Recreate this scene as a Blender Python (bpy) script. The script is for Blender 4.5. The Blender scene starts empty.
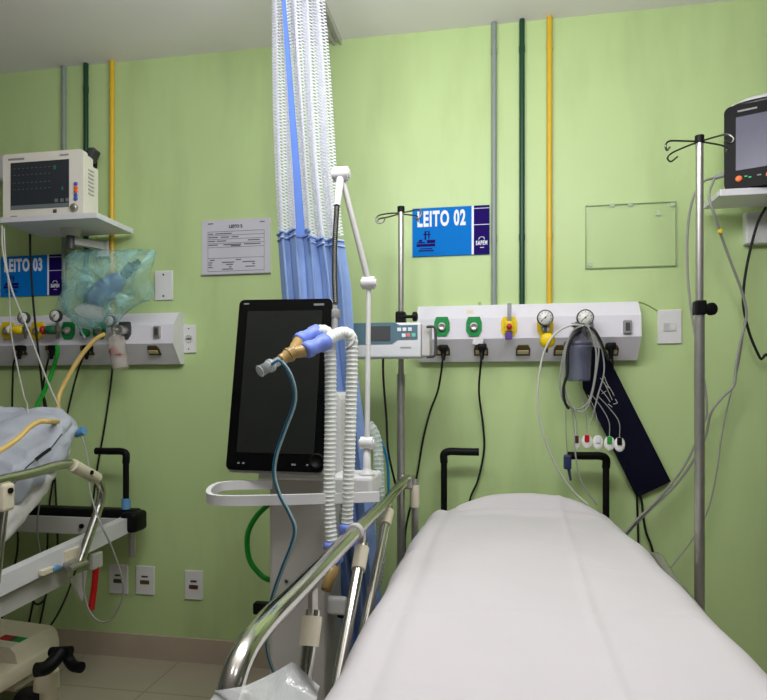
import bpy, bmesh, math, random
from mathutils import Vector, Matrix, noise
random.seed(7)
PI = math.pi
scene = bpy.context.scene
COL = scene.collection

# ------------------------------------------------------------------ camera frame
F = 620.0; CX = 383.5; HY = 393.0; CAMZ = 1.18; YAW = math.radians(9.86); D = 2.542
CA, SA = math.cos(YAW), math.sin(YAW)
def ray(px, py):
    u = (px - CX) / F; v = -(py - HY) / F
    return Vector((-SA + u * CA, CA + u * SA, v))
def at(px, py, d):            # point seen at (px,py) standing d metres in front of the camera (wall is at d = D)
    r = ray(px, py); t = d / r.y
    return Vector((r.x * t, d, CAMZ + r.z * t))
def atx(px, py, x):
    r = ray(px, py); t = x / r.x
    return Vector((x, r.y * t, CAMZ + r.z * t))
def atz(px, py, z):
    r = ray(px, py); t = (z - CAMZ) / r.z
    return Vector((r.x * t, r.y * t, z))

# ------------------------------------------------------------------ materials
def lin(c):
    return tuple(((x / 12.92) if x <= 0.04045 else ((x + 0.055) / 1.055) ** 2.4) for x in [v / 255 for v in c]) + (1,)
def M(name, rgb, rough=0.5, metal=0.0, var=0.05, scale=12.0, bump=0.0, bscale=60.0, alpha=1.0, trans=0.0, spec=0.5, coat=0.0, emit=0.0, ior=1.45, sss=0.0):
    m = bpy.data.materials.new(name); m.use_nodes = True
    nt = m.node_tree; b = nt.nodes['Principled BSDF']; L = nt.links.new
    tc = nt.nodes.new('ShaderNodeTexCoord')
    n = nt.nodes.new('ShaderNodeTexNoise'); n.inputs['Scale'].default_value = scale; n.inputs['Detail'].default_value = 4
    L(tc.outputs['Object'], n.inputs['Vector'])
    mr = nt.nodes.new('ShaderNodeMapRange')
    mr.inputs['From Min'].default_value = 0.3; mr.inputs['From Max'].default_value = 0.7
    mr.inputs['To Min'].default_value = 1 - var; mr.inputs['To Max'].default_value = 1 + var
    L(n.outputs['Fac'], mr.inputs['Value'])
    mx = nt.nodes.new('ShaderNodeVectorMath'); mx.operation = 'SCALE'
    mx.inputs[0].default_value = lin(rgb)[:3]
    L(mr.outputs['Result'], mx.inputs['Scale'])
    L(mx.outputs['Vector'], b.inputs['Base Color'])
    b.inputs['Roughness'].default_value = rough; b.inputs['Metallic'].default_value = metal
    b.inputs['Alpha'].default_value = alpha; b.inputs['Transmission Weight'].default_value = trans
    b.inputs['Specular IOR Level'].default_value = spec; b.inputs['Coat Weight'].default_value = coat
    b.inputs['IOR'].default_value = ior
    if emit:
        b.inputs['Emission Color'].default_value = lin(rgb); b.inputs['Emission Strength'].default_value = emit
    if bump:
        n2 = nt.nodes.new('ShaderNodeTexNoise'); n2.inputs['Scale'].default_value = bscale; n2.inputs['Detail'].default_value = 3
        L(tc.outputs['Object'], n2.inputs['Vector'])
        bp = nt.nodes.new('ShaderNodeBump'); bp.inputs['Strength'].default_value = bump; bp.inputs['Distance'].default_value = 0.01
        L(n2.outputs['Fac'], bp.inputs['Height']); L(bp.outputs['Normal'], b.inputs['Normal'])
    return m

def wall_material():
    m = M('green_wall_paint', (193, 217, 153), 0.42, var=0.035, scale=1.6, bump=0.05, bscale=9)
    nt = m.node_tree; b = nt.nodes['Principled BSDF']; L = nt.links.new
    # scuffs: faint darker smears low on the wall, rare dark specks
    tc = nt.nodes.new('ShaderNodeTexCoord')
    mp = nt.nodes.new('ShaderNodeMapping'); mp.inputs['Scale'].default_value = (5, 5, 1.2)
    L(tc.outputs['Object'], mp.inputs['Vector'])
    n = nt.nodes.new('ShaderNodeTexNoise'); n.inputs['Scale'].default_value = 1.3; n.inputs['Detail'].default_value = 7
    L(mp.outputs['Vector'], n.inputs['Vector'])
    r = nt.nodes.new('ShaderNodeMapRange'); r.inputs['From Min'].default_value = .48; r.inputs['From Max'].default_value = .75
    r.inputs['To Min'].default_value = 0; r.inputs['To Max'].default_value = .22
    L(n.outputs['Fac'], r.inputs['Value'])
    v = nt.nodes.new('ShaderNodeTexVoronoi'); v.inputs['Scale'].default_value = 3.1
    L(tc.outputs['Object'], v.inputs['Vector'])
    lt = nt.nodes.new('ShaderNodeMath'); lt.operation = 'LESS_THAN'; lt.inputs[1].default_value = 0.022
    L(v.outputs['Distance'], lt.inputs[0])
    mu = nt.nodes.new('ShaderNodeMath'); mu.operation = 'MULTIPLY'; mu.inputs[1].default_value = .6
    L(lt.outputs[0], mu.inputs[0])
    mxx = nt.nodes.new('ShaderNodeMath'); mxx.operation = 'MAXIMUM'
    L(r.outputs[0], mxx.inputs[0]); L(mu.outputs[0], mxx.inputs[1])
    mix = nt.nodes.new('ShaderNodeMix'); mix.data_type = 'RGBA'
    src = b.inputs['Base Color'].links[0].from_socket
    L(mxx.outputs[0], mix.inputs['Factor']); L(src, mix.inputs[6]); mix.inputs[7].default_value = lin((120, 135, 84))
    L(mix.outputs[2], b.inputs['Base Color'])
    return m

def floor_material():
    m = M('cream_floor_tile', (176, 167, 148), 0.25, var=0.04, scale=3)
    nt = m.node_tree; b = nt.nodes['Principled BSDF']; L = nt.links.new
    tc = nt.nodes.new('ShaderNodeTexCoord')
    br = nt.nodes.new('ShaderNodeTexBrick'); br.offset = 0; br.squash = 1
    br.inputs['Scale'].default_value = 1.0; br.inputs['Brick Width'].default_value = .45; br.inputs['Row Height'].default_value = .45
    br.inputs['Mortar Size'].default_value = .003
    src = b.inputs['Base Color'].links[0].from_socket
    L(tc.outputs['Object'], br.inputs['Vector'])
    L(src, br.inputs['Color1']); L(src, br.inputs['Color2']); br.inputs['Mortar'].default_value = lin((150, 141, 122))
    L(br.outputs['Color'], b.inputs['Base Color'])
    return m

def net_material():
    m = M('white_curtain_net', (226, 228, 238), 0.9, var=0.02)
    nt = m.node_tree; b = nt.nodes['Principled BSDF']; L = nt.links.new
    uv = nt.nodes.new('ShaderNodeUVMap'); sx = nt.nodes.new('ShaderNodeSeparateXYZ'); L(uv.outputs['UV'], sx.inputs[0])
    outs = []
    for sgn in (1, -1):
        a = nt.nodes.new('ShaderNodeMath'); a.operation = 'MULTIPLY'; a.inputs[1].default_value = 1.25 * sgn
        L(sx.outputs['X'], a.inputs[0])
        s = nt.nodes.new('ShaderNodeMath'); s.operation = 'ADD'; L(a.outputs[0], s.inputs[0]); L(sx.outputs['Y'], s.inputs[1])
        k = nt.nodes.new('ShaderNodeMath'); k.operation = 'MULTIPLY'; k.inputs[1].default_value = PI / 0.0112; L(s.outputs[0], k.inputs[0])
        q = nt.nodes.new('ShaderNodeMath'); q.operation = 'SINE'; L(k.outputs[0], q.inputs[0])
        w = nt.nodes.new('ShaderNodeMath'); w.operation = 'ABSOLUTE'; L(q.outputs[0], w.inputs[0]); outs.append(w)
    mn = nt.nodes.new('ShaderNodeMath'); mn.operation = 'MINIMUM'; L(outs[0].outputs[0], mn.inputs[0]); L(outs[1].outputs[0], mn.inputs[1])
    lt = nt.nodes.new('ShaderNodeMath'); lt.operation = 'LESS_THAN'; lt.inputs[1].default_value = 0.46; L(mn.outputs[0], lt.inputs[0])
    L(lt.outputs[0], b.inputs['Alpha'])
    b.inputs['Specular IOR Level'].default_value = .1
    return m

def plastic_film(name, rgb, base, streak):
    m = M(name, rgb, 0.12, var=.1, scale=8, spec=.7)
    nt = m.node_tree; b = nt.nodes['Principled BSDF']; L = nt.links.new
    tc = nt.nodes.new('ShaderNodeTexCoord')
    n = nt.nodes.new('ShaderNodeTexNoise'); n.inputs['Scale'].default_value = 9; n.inputs['Detail'].default_value = 5; n.inputs['Distortion'].default_value = 1.2
    L(tc.outputs['Object'], n.inputs['Vector'])
    r = nt.nodes.new('ShaderNodeMapRange'); r.inputs['From Min'].default_value = .4; r.inputs['From Max'].default_value = .68
    r.inputs['To Min'].default_value = base; r.inputs['To Max'].default_value = streak
    L(n.outputs['Fac'], r.inputs['Value']); L(r.outputs[0], b.inputs['Alpha'])
    bp = nt.nodes.new('ShaderNodeBump'); bp.inputs['Strength'].default_value = .6; bp.inputs['Distance'].default_value = .02
    L(n.outputs['Fac'], bp.inputs['Height']); L(bp.outputs['Normal'], b.inputs['Normal'])
    return m

m_wall = wall_material(); m_wall2 = M('darkened_wall_paint', (112, 114, 106), .6, var=.02, scale=2); m_floor = floor_material(); m_net = net_material()  # m_wall2: unseen walls, grey darkened to cut bounce light in the room
m_ceil = M('grey_white_ceiling_paint', (242, 238, 238), .85, var=.02, scale=1.5)
m_base = M('beige_skirting_tile', (188, 174, 154), .35, var=.04)
m_white = M('white_plastic', (226, 226, 226), .4, var=.02)
m_whitepaint = M('white_enamel', (222, 222, 226), .35, var=.02)
m_panel = M('white_panel_enamel', (226, 224, 232), .38, var=.02)
m_grey = M('grey_plastic', (150, 150, 150), .45, var=.03)
m_lgrey = M('light_grey_plastic', (196, 195, 192), .42, var=.02)
m_dgrey = M('dark_grey_plastic', (70, 72, 74), .45, var=.05)
m_black = M('black_plastic', (13, 13, 15), .5, var=.05, spec=.2)
m_rubber = M('black_rubber', (14, 14, 15), .6, var=.08)
m_gloss = M('glossy_black_glass', (7, 8, 9), .06, var=.02, coat=.3, spec=.35)
m_disp = M('dark_display_glass', (36, 38, 36), .07, var=.05, spec=.35)
m_chrome = M('chrome_steel', (205, 203, 196), .13, metal=1, var=.03)
m_steel = M('brushed_steel', (186, 184, 178), .36, metal=.85, var=.06, scale=40)
m_darksteel = M('dark_steel', (105, 104, 100), .3, metal=1, var=.06)
m_cream = M('cream_plastic', (222, 214, 190), .5, var=.04)
m_creamcase = M('cream_monitor_case', (236, 232, 220), .45, var=.02)
m_green = M('oxygen_green_plastic', (10, 142, 68), .45)
m_dgreen = M('dark_green_paint', (18, 66, 44), .4)
m_yellow = M('yellow_plastic', (236, 205, 20), .4)
m_ypipe = M('yellow_pipe_paint', (222, 180, 44), .35)
m_gpipe = M('grey_pipe_paint', (140, 150, 146), .4)
m_red = M('red_plastic', (182, 22, 26), .35)
m_purple = M('purple_plastic', (92, 64, 150), .4)
m_brownsock = M('brown_socket_plastic', (86, 72, 34), .5)
m_beigesock = M('beige_socket_plastic', (190, 176, 138), .5)
m_blue = M('sign_blue_print', (0, 118, 206), .7, var=.01, spec=.15)
m_navyprint = M('sign_navy_print', (34, 14, 100), .75, var=.02, spec=.1)
m_signwhite = M('sign_white_print', (235, 238, 245), .5, var=.01)
m_paper = M('notice_paper', (206, 205, 214), .35, var=.02)
m_ink = M('grey_ink', (92, 92, 104), .6)
m_bluefab = M('blue_curtain_fabric', (134, 160, 206), .85, var=.04, scale=30, bump=.1, bscale=200, spec=.15)
m_sheet = M('white_sheet_cotton', (206, 202, 204), .9, var=.012, scale=6, bump=.22, bscale=14, spec=.1)
m_sheet2 = M('white_wrinkled_cotton', (228, 226, 224), .9, var=.02, bump=.7, bscale=16, spec=.1)
m_pillow = M('grey_blue_gown_cotton', (186, 192, 204), .9, var=.04, bump=.4, bscale=14, spec=.1)
m_navy = M('navy_nylon', (9, 10, 34), .75, var=.12, scale=30, spec=.2)
m_cuff = M('periwinkle_silicone', (120, 142, 226), .4, var=.03)
m_hose = M('white_corrugated_plastic', (238, 242, 236), .35, var=.02)
m_hose2 = M('clear_corrugated_plastic', (206, 218, 212), .25, var=.03, alpha=.55)
m_gold = M('amber_plastic', (178, 148, 92), .2, var=.15, scale=30, alpha=.88)
m_clear = M('clear_plastic', (225, 232, 234), .1, var=.03, alpha=.33, spec=.8)
m_acr = M('clear_acrylic', (205, 222, 190), .08, var=.01, alpha=.10, spec=.6)
m_acredge = M('acrylic_edge', (178, 200, 150), .2, var=.02, alpha=.6); m_tab = M('clear_tape', (215, 225, 205), .4, alpha=.4)
m_teal = M('teal_tube', (18, 116, 158), .3)
m_tealclear = M('pale_teal_tube', (170, 205, 214), .25)
m_gtube = M('green_oxygen_hose', (18, 150, 42), .35)
m_ytube = M('yellow_latex_tube', (222, 190, 112), .5)
m_gcable = M('grey_cable', (150, 152, 146), .45)
m_lcable = M('pale_grey_cable', (196, 196, 188), .45)
m_bag = plastic_film('teal_plastic_film', (165, 220, 216), .15, .66)
m_film = plastic_film('clear_plastic_film', (205, 208, 208), .6, .9)
m_bulb = M('blue_grey_silicone', (112, 140, 176), .4)
m_jar = M('smoky_blue_jar', (116, 120, 146), .2, var=.12, scale=20, alpha=.55)
m_clearjar = M('clear_jar', (214, 206, 196), .15, var=.05, alpha=.38)
m_pump = M('pump_white_case', (220, 222, 224), .4, var=.02)
m_pumpteal = M('pump_teal_face', (92, 122, 134), .35, var=.02)
m_orange = M('orange_button', (240, 112, 40), .35)
m_btnblue = M('blue_button', (70, 100, 190), .4)
m_ledgreen = M('green_led', (40, 190, 110), .4, emit=.6)
m_monscreen = M('monitor_grey_screen', (52, 56, 62), .12, var=.05, spec=.6)
m_monscreen2 = M('monitor_lilac_screen', (92, 92, 112), .28, var=.04, spec=.35)
m_brass = M('dark_brass', (120, 100, 60), .35, metal=1)
m_bluetape = M('blue_tape', (96, 152, 200), .6)
m_dial = M('white_dial', (232, 232, 226), .35, var=.02)
m_column = M('ventilator_grey_enamel', (196, 193, 188), .4, var=.02)

# ------------------------------------------------------------------ mesh building
def rotz(a): return Matrix.Rotation(a, 4, 'Z')
def catmull(pts, n):
    P = [Vector(p) for p in pts]
    if len(P) < 3: 
        return [P[0].lerp(P[-1], i / n) for i in range(n + 1)]
    P = [P[0] * 2 - P[1]] + P + [P[-1] * 2 - P[-2]]
    out = []
    for i in range(1, len(P) - 2):
        p0, p1, p2, p3 = P[i - 1:i + 3]
        for k in range(n):
            t = k / n
            out.append(.5 * ((2 * p1) + (p2 - p0) * t + (2 * p0 - 5 * p1 + 4 * p2 - p3) * t * t + (3 * p1 - p0 - 3 * p2 + p3) * t ** 3))
    out.append(P[-2]); return out
def resample(pts, n):
    L = [0]
    for a, b in zip(pts, pts[1:]): L.append(L[-1] + (b - a).length)
    out = []; j = 0
    for i in range(n + 1):
        s = L[-1] * i / n
        while j < len(L) - 2 and L[j + 1] < s: j += 1
        seg = L[j + 1] - L[j]
        out.append(pts[j].lerp(pts[j + 1], (s - L[j]) / seg if seg > 1e-9 else 0))
    return out, L[-1]

OFF = {}
class MB:
    def __init__(s, xf=None): s.v = []; s.f = []; s.sm = []; s.uv = None; s.xf = xf
    def add(s, vs, fs, smooth=False, X=None):
        o = len(s.v)
        for p in vs:
            p = Vector(p)
            if X is not None: p = X @ p
            if s.xf is not None: p = s.xf @ p
            s.v.append(p)
        for f in fs: s.f.append([i + o for i in f]); s.sm.append(smooth)
        return s
    def box(s, c, d, bev=0.0, X=None, seg=2):
        bm = bmesh.new(); bmesh.ops.create_cube(bm, size=1)
        for v in bm.verts: v.co = Vector((v.co.x * d[0], v.co.y * d[1], v.co.z * d[2]))
        if bev: bmesh.ops.bevel(bm, geom=list(bm.edges), offset=min(bev, .49 * min(d)), segments=seg, affect='EDGES', profile=.5)
        bm.verts.index_update()
        X = X if X is not None else Matrix()
        T = Matrix.Translation(Vector(c)) @ X
        s.add([v.co.copy() for v in bm.verts], [[v.index for v in f.verts] for f in bm.faces], bool(bev) and seg > 3, T); bm.free(); return s
    def cyl(s, a, b, r, r2=None, n=20, cap=True):
        a = Vector(a); b = Vector(b); r2 = r if r2 is None else r2
        return s.sweep([a, b], [r, r2], n, cap)
    def sweep(s, pts, rad, n=10, cap=True, smooth=True):
        if not isinstance(rad, (list, tuple)): rad = [rad] * len(pts)
        pts = [Vector(p) for p in pts]
        t0 = (pts[1] - pts[0]).normalized()
        up = Vector((0, 0, 1)) if abs(t0.z) < .9 else Vector((1, 0, 0))
        nrm = t0.cross(up).normalized(); vs = []; fs = []
        for i, p in enumerate(pts):
            if i == 0: t = pts[1] - pts[0]
            elif i == len(pts) - 1: t = pts[-1] - pts[-2]
            else: t = pts[i + 1] - pts[i - 1]
            if t.length < 1e-9: t = t0.copy()
            t.normalize()
            nrm = (nrm - t * nrm.dot(t)).normalized(); bn = t.cross(nrm)
            for k in range(n):
                a = 2 * PI * k / n
                vs.append(p + (nrm * math.cos(a) + bn * math.sin(a)) * rad[i])
        for i in range(len(pts) - 1):
            for k in range(n):
                k2 = (k + 1) % n
                fs.append([i * n + k, i * n + k2, (i + 1) * n + k2, (i + 1) * n + k])
        s.add(vs, fs, smooth)
        if cap:
            s.add([v for v in vs[:n]], [list(range(n))[::-1]]); s.add([v for v in vs[-n:]], [list(range(n))])
        return s
    def tube(s, pts, r, n=8, k=8):
        c = catmull(pts, k); return s.sweep(c, r, n)
    def corrugated(s, pts, r, pitch=.0105, amp=.0019, n=16):
        c = catmull(pts, 14); _, Lg = resample(c, 4)
        rings = max(4, int(Lg / pitch)); q, _ = resample(c, rings * 4)
        prof = [0, .2, 1, .2]
        return s.sweep(q, [r - amp + amp * prof[i % 4] for i in range(len(q))], n)
    def band(s, pts, w, h, closed=False):      # flat band: horizontal thickness w, vertical height h
        pts = [Vector(p) for p in pts]; N = len(pts); vs = []; fs = []
        for i, p in enumerate(pts):
            a = pts[i - 1] if (i > 0 or closed) else p; b = pts[(i + 1) % N] if (i < N - 1 or closed) else p
            t = (b - a); t.z = 0; t.normalize(); nr = Vector((-t.y, t.x, 0))
            for (sx, sz) in ((-1, -1), (1, -1), (1, 1), (-1, 1)): vs.append(p + nr * sx * w / 2 + Vector((0, 0, sz * h / 2)))
        for i in range(N if closed else N - 1):
            j = (i + 1) % N
            for k in range(4): fs.append([i * 4 + k, i * 4 + (k + 1) % 4, j * 4 + (k + 1) % 4, j * 4 + k])
        if not closed: fs += [[3, 2, 1, 0], [N * 4 - 4, N * 4 - 3, N * 4 - 2, N * 4 - 1]]
        return s.add(vs, fs)
    def prism(s, poly, y0, y1, X=None):        # polygon in (x,z), extruded along y
        n = len(poly)
        vs = [(p[0], y0, p[1]) for p in poly] + [(p[0], y1, p[1]) for p in poly]
        fs = [list(range(n)), list(range(n, 2 * n))[::-1]] + [[i, i + n, (i + 1) % n + n, (i + 1) % n] for i in range(n)]
        return s.add(vs, fs, False, X)
    def lathe(s, prof, c, axis=(0, 0, 1), n=24):
        ax = Vector(axis).normalized(); up = Vector((0, 0, 1)) if abs(ax.z) < .9 else Vector((1, 0, 0))
        e1 = ax.cross(up).normalized(); e2 = ax.cross(e1); c = Vector(c); vs = []; fs = []
        for (r, h) in prof:
            for k in range(n):
                a = 2 * PI * k / n; vs.append(c + ax * h + (e1 * math.cos(a) + e2 * math.sin(a)) * max(r, 1e-4))
        for i in range(len(prof) - 1):
            for k in range(n): k2 = (k + 1) % n; fs.append([i * n + k, i * n + k2, (i + 1) * n + k2, (i + 1) * n + k])
        fs.append(list(range(n))[::-1]); fs.append([(len(prof) - 1) * n + k for k in range(n)])
        return s.add(vs, fs, True)
    def ellipsoid(s, c, r, X=None, nu=20, nv=12, wob=0, sc=6):
        vs = []; fs = []
        for j in range(nv + 1):
            ph = PI * j / nv
            for i in range(nu):
                th = 2 * PI * i / nu; d = Vector((math.sin(ph) * math.cos(th), math.sin(ph) * math.sin(th), math.cos(ph)))
                k = 1 + (wob * noise.noise(d * sc * .4 + Vector(c) * 3) if wob else 0)
                vs.append(Vector((d.x * r[0], d.y * r[1], d.z * r[2])) * k)
        for j in range(nv):
            for i in range(nu): i2 = (i + 1) % nu; fs.append([j * nu + i, (j + 1) * nu + i, (j + 1) * nu + i2, j * nu + i2])
        T = Matrix.Translation(Vector(c)); 
        return s.add(vs, fs, True, T @ X if X is not None else T)
    def grid(s, fn, nu, nv, smooth=True, uv=None):
        vs = [fn(i / nu, j / nv) for j in range(nv + 1) for i in range(nu + 1)]
        fs = [[j * (nu + 1) + i, j * (nu + 1) + i + 1, (j + 1) * (nu + 1) + i + 1, (j + 1) * (nu + 1) + i] for j in range(nv) for i in range(nu)]
        if uv: s.uv = [uv(i / nu, j / nv) for j in range(nv + 1) for i in range(nu + 1)]
        return s.add(vs, fs, smooth)
    def build(s, name, mat, parent=None, off=None, label=None):
        me = bpy.data.meshes.new(name)
        off = OFF[parent.name] if parent is not None else (off if off is not None else Vector((0, 0, 0)))
        me.from_pydata([tuple(v - off) for v in s.v], [], s.f)
        bm = bmesh.new(); bm.from_mesh(me); bmesh.ops.remove_doubles(bm, verts=bm.verts, dist=1e-6) if s.uv is None else None
        if not s.uv: bmesh.ops.recalc_face_normals(bm, faces=bm.faces)
        bm.to_mesh(me); bm.free()
        if any(s.sm):
            if all(s.sm): me.polygons.foreach_set('use_smooth', [True] * len(me.polygons))
            else:
                me.polygons.foreach_set('use_smooth', [True] * len(me.polygons)); me.set_sharp_from_angle(angle=math.radians(38))
        if s.uv:
            ul = me.uv_layers.new(name='UVMap')
            for lp in me.loops: ul.data[lp.index].uv = s.uv[lp.vertex_index]
        me.materials.append(mat); me.update()
        o = bpy.data.objects.new(name, me); COL.objects.link(o)
        if parent is not None: o.parent = parent
        else: o.location = off
        OFF[o.name] = off
        if label: o['label'] = label
        return o
    def solo(s, name, mat, label, cat, group=None, kind=None):
        xs = [v.x for v in s.v]; ys = [v.y for v in s.v]; zs = [v.z for v in s.v]
        off = Vector(((min(xs) + max(xs)) / 2, (min(ys) + max(ys)) / 2, min(zs)))
        o = s.build(name, mat, None, off); tag(o, label, cat, group, kind); return o
def tag(o, label=None, cat=None, group=None, kind=None):
    if label: o['label'] = label
    if cat: o['category'] = cat
    if group: o['group'] = group
    if kind: o['kind'] = kind
def thing(name, label, cat, loc, group=None):
    o = bpy.data.objects.new(name, None); COL.objects.link(o); o.location = Vector(loc); o.empty_display_size = .05
    OFF[o.name] = Vector(loc); tag(o, label, cat, group); return o
def struct(name, mb, mat):
    o = mb.build(name, mat); o['kind'] = 'structure'; return o
def text(body, size, mat, name, parent, X, sx=1.0, bold=0.0, align='LEFT', depth=.0006, space=1.0):
    cu = bpy.data.curves.new(name, 'FONT'); cu.body = body; cu.size = size; cu.extrude = depth; cu.offset = bold; cu.align_x = align; cu.resolution_u = 3; cu.space_character = space
    t = bpy.data.objects.new('tmp_text', cu); COL.objects.link(t)
    dg = bpy.context.evaluated_depsgraph_get()
    me = bpy.data.meshes.new_from_object(t.evaluated_get(dg)); bpy.data.objects.remove(t); bpy.data.curves.remove(cu)
    mb = MB(); R = Matrix(((1, 0, 0, 0), (0, 0, -1, 0), (0, 1, 0, 0), (0, 0, 0, 1)))
    mb.add([Vector((v.co.x * sx, v.co.y, v.co.z)) for v in me.vertices], [list(p.vertices) for p in me.polygons], False, X @ R)
    bpy.data.meshes.remove(me)
    return mb.build(name, mat, parent)
def rrect(w, h, r, n=6, cx=0, cz=0):
    out = []
    for (sx, sz, a0) in ((1, 1, 0), (-1, 1, PI / 2), (-1, -1, PI), (1, -1, 3 * PI / 2)):
        for k in range(n + 1):
            a = a0 + PI / 2 * k / n
            out.append((cx + sx * (w / 2 - r) + r * math.cos(a), cz + sz * (h / 2 - r) + r * math.sin(a)))
    return out
def pts(l, d=None): return [at(p[0], p[1], p[2] if len(p) > 2 else d) for p in l]

# ------------------------------------------------------------------ room
XL, XR, YF, CZ = -3.1, 2.3, -2.4, 2.667
def shell(name, c, d, mat): return struct(name, MB().box(c, d), mat)
shell('floor', ((XL + XR) / 2, (YF + D) / 2, -.05), (XR - XL + .2, D - YF + .2, .1), m_floor)
shell('ceiling', ((XL + XR) / 2, (YF + D) / 2, CZ + .05), (XR - XL + .2, D - YF + .2, .1), m_ceil)
shell('wall_back', ((XL + XR) / 2, D + .05, CZ / 2), (XR - XL + .2, .1, CZ), m_wall)
shell('wall_left', (XL - .05, (YF + D) / 2, CZ / 2), (.1, D - YF, CZ), m_wall2)
shell('wall_right', (XR + .05, (YF + D) / 2, CZ / 2), (.1, D - YF, CZ), m_wall2)
shell('wall_front', ((XL + XR) / 2, YF - .05, CZ / 2), (XR - XL + .2, .1, CZ), m_wall2)
shell('baseboard_back', ((XL + XR) / 2, D - .006, .0525), (XR - XL, .012, .105), m_base)
shell('baseboard_left', (XL + .006, (YF + D) / 2 - .006, .0525), (.012, D - YF - .012, .105), m_base)
shell('baseboard_right', (XR - .006, (YF + D) / 2 - .006, .0525), (.012, D - YF - .012, .105), m_base)
# curtain track on the ceiling
tx = at(338, 42, D).x
tk = MB(); tk.box((tx, D - .9, CZ - .003), (.034, 1.8, .006)); tk.box((tx - .014, D - .9, CZ - .013), (.006, 1.8, .018)); tk.box((tx + .014, D - .9, CZ - .013), (.006, 1.8, .018))
tk.solo('curtain_track', m_lgrey, 'pale metal curtain track screwed to the ceiling', 'curtain track')

# ------------------------------------------------------------------ pipes
def pipe(px, py_lo, zlo, r, mat, label, name='gas_pipe'):
    p = at(px, py_lo, D - r - .004)
    t = thing(name, label, 'pipe', (p.x, p.y, zlo), 'painted gas pipes running up the wall')
    MB().cyl((p.x, p.y, zlo), (p.x, p.y, CZ), r, n=16).build('pipe_run', mat, t)
    for z in (1.80, 2.55): MB().cyl((p.x, D - r - .004, z - .012), (p.x, D - r - .004, z + .012), r * 1.13, n=16).build('pipe_coupling', mat, t)
ZT = 1.528
pipe(494, 300, ZT, .0108, m_gpipe, 'grey pipe left of the dark green one above the right wall panel')
pipe(522, 300, ZT, .0108, m_dgreen, 'dark green pipe rising from the right wall panel')
pipe(549.5, 300, ZT, .0108, m_ypipe, 'yellow pipe rising from the right wall panel')
pipe(64, 300, ZT, .0100, m_gpipe, 'grey pipe rising behind the cream patient monitor')
pipe(86, 300, ZT, .0108, m_dgreen, 'dark green pipe rising behind the cream patient monitor')
pipe(112, 300, ZT, .0108, m_ypipe, 'yellow pipe beside the shelf of the cream monitor')

# ------------------------------------------------------------------ bed head panels
ztop = at(530, 304, D - .045).z; zA = at(530, 317, D - .095).z; zB = at(530, 338, D - .1).z; zC = at(530, 361, D - .032).z
def yface(z):                     # front surface depth of the panel at height z
    P = [(ztop, .045), (zA, .095), (zB, .1), (zC, .032)]
    for (z0, d0), (z1, d1) in zip(P, P[1:]):
        if z <= z0 and z >= z1: return D - (d0 + (d1 - d0) * (z0 - z) / (z0 - z1))
    return D - .08
PROF = [(D - .001, ztop), (D - .045, ztop), (D - .095, zA), (D - .1, zB), (D - .032, zC), (D - .001, zC)]
def on_panel(px, py):
    d = D - .09
    for _ in range(4):
        p = at(px, py, d); d = yface(p.z)
    return at(px, py, d)
def outlet(p, mat, panel, core=m_steel, label=None):
    w = .030
    o = MB().prism([(p.x + a * w, p.z + b * w) for a, b in ((-.75, 1.3), (.75, 1.3), (1.0, .6), (1.0, -.5), (.6, -1.2), (-.6, -1.2), (-1.0, -.5), (-1.0, .6))], p.y - .008, p.y + .006).build('gas_outlet', mat, panel, label=label)
    MB().lathe([(.017, .0), (.017, .010), (.012, .013), (.006, .008), (.003, .008)], (p.x, p.y - .006, p.z), (0, -1, 0), 18).build('outlet_valve', core, o)
SOCKN = Vector((0, -(zB - zC), -.055)).normalized()
def socket(p, panel, plug=False):
    a = math.atan2(.068, zB - zC)
    X = Matrix.Translation(p) @ Matrix.Rotation(a, 4, 'X')
    o = MB().prism([(x * .0275, z * .024) for x, z in ((-.7, 1), (.7, 1), (1, .3), (1, -1), (-1, -1), (-1, .3))], -.005, .004, X).build('power_socket', m_brownsock, panel)
    mb = MB(); mb.box((0, -.006, -.009), (.042, .004, .016), .001, X); mb.build('socket_insert', m_beigesock, o)
def panel(name, x0, x1, label):
    t = thing(name, label, 'wall panel', ((x0 + x1) / 2, D - .001, zC))
    n = len(PROF)
    mb = MB(); mb.add([(x0, y, z) for y, z in PROF] + [(x1, y, z) for y, z in PROF],
        [list(range(n))[::-1], list(range(n, 2 * n))] + [[i, (i + 1) % n, (i + 1) % n + n, i + n] for i in range(n)])
    mb.build('panel_cover', m_panel, t)
    for x in (x0, x1):
        e = MB(); e.add([(x - .003, y - .002 if y < D - .01 else y, z) for y, z in PROF] + [(x + .003, y - .002 if y < D - .01 else y, z) for y, z in PROF],
            [list(range(n))[::-1], list(range(n, 2 * n))] + [[i, (i + 1) % n, (i + 1) % n + n, i + n] for i in range(n)])
        e.build('end_cap', m_white, t)
    return t
pR = panel('bed_head_panel', at(417.5, 335, D - .09).x, at(640, 335, D - .09).x, 'white medical gas panel on the wall behind the sheeted bed')
pL = panel('bed_head_panel', -2.75, at(176, 335, D - .07).x, 'white medical gas panel on the wall under the cream monitor shelf')
for px, py, mt, lb in ((442, 327, m_green, 'green oxygen outlet left of the other'), (474, 327, m_green, 'green oxygen outlet right of the other'), (509, 327, m_yellow, 'yellow air outlet with red button'), (545, 327, m_yellow, 'yellow air outlet behind a round gauge')):
    outlet(on_panel(px, py), mt, pR, label=lb)
outlet(on_panel(585, 328), m_grey, pR, label='grey vacuum outlet behind the suction regulator')
for px in (443, 481, 523, 561, 611): socket(on_panel(px, 350), pR)
for px, mt, lb in ((8, m_yellow, 'yellow air outlet at the left end'), (38, m_yellow, 'yellow air outlet beside the green one'), (69, m_green, 'green oxygen outlet under the plastic bag'), (125, m_dgrey, 'dark grey vacuum outlet')): outlet(on_panel(px, 331), mt, pL, m_steel, lb)
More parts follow.
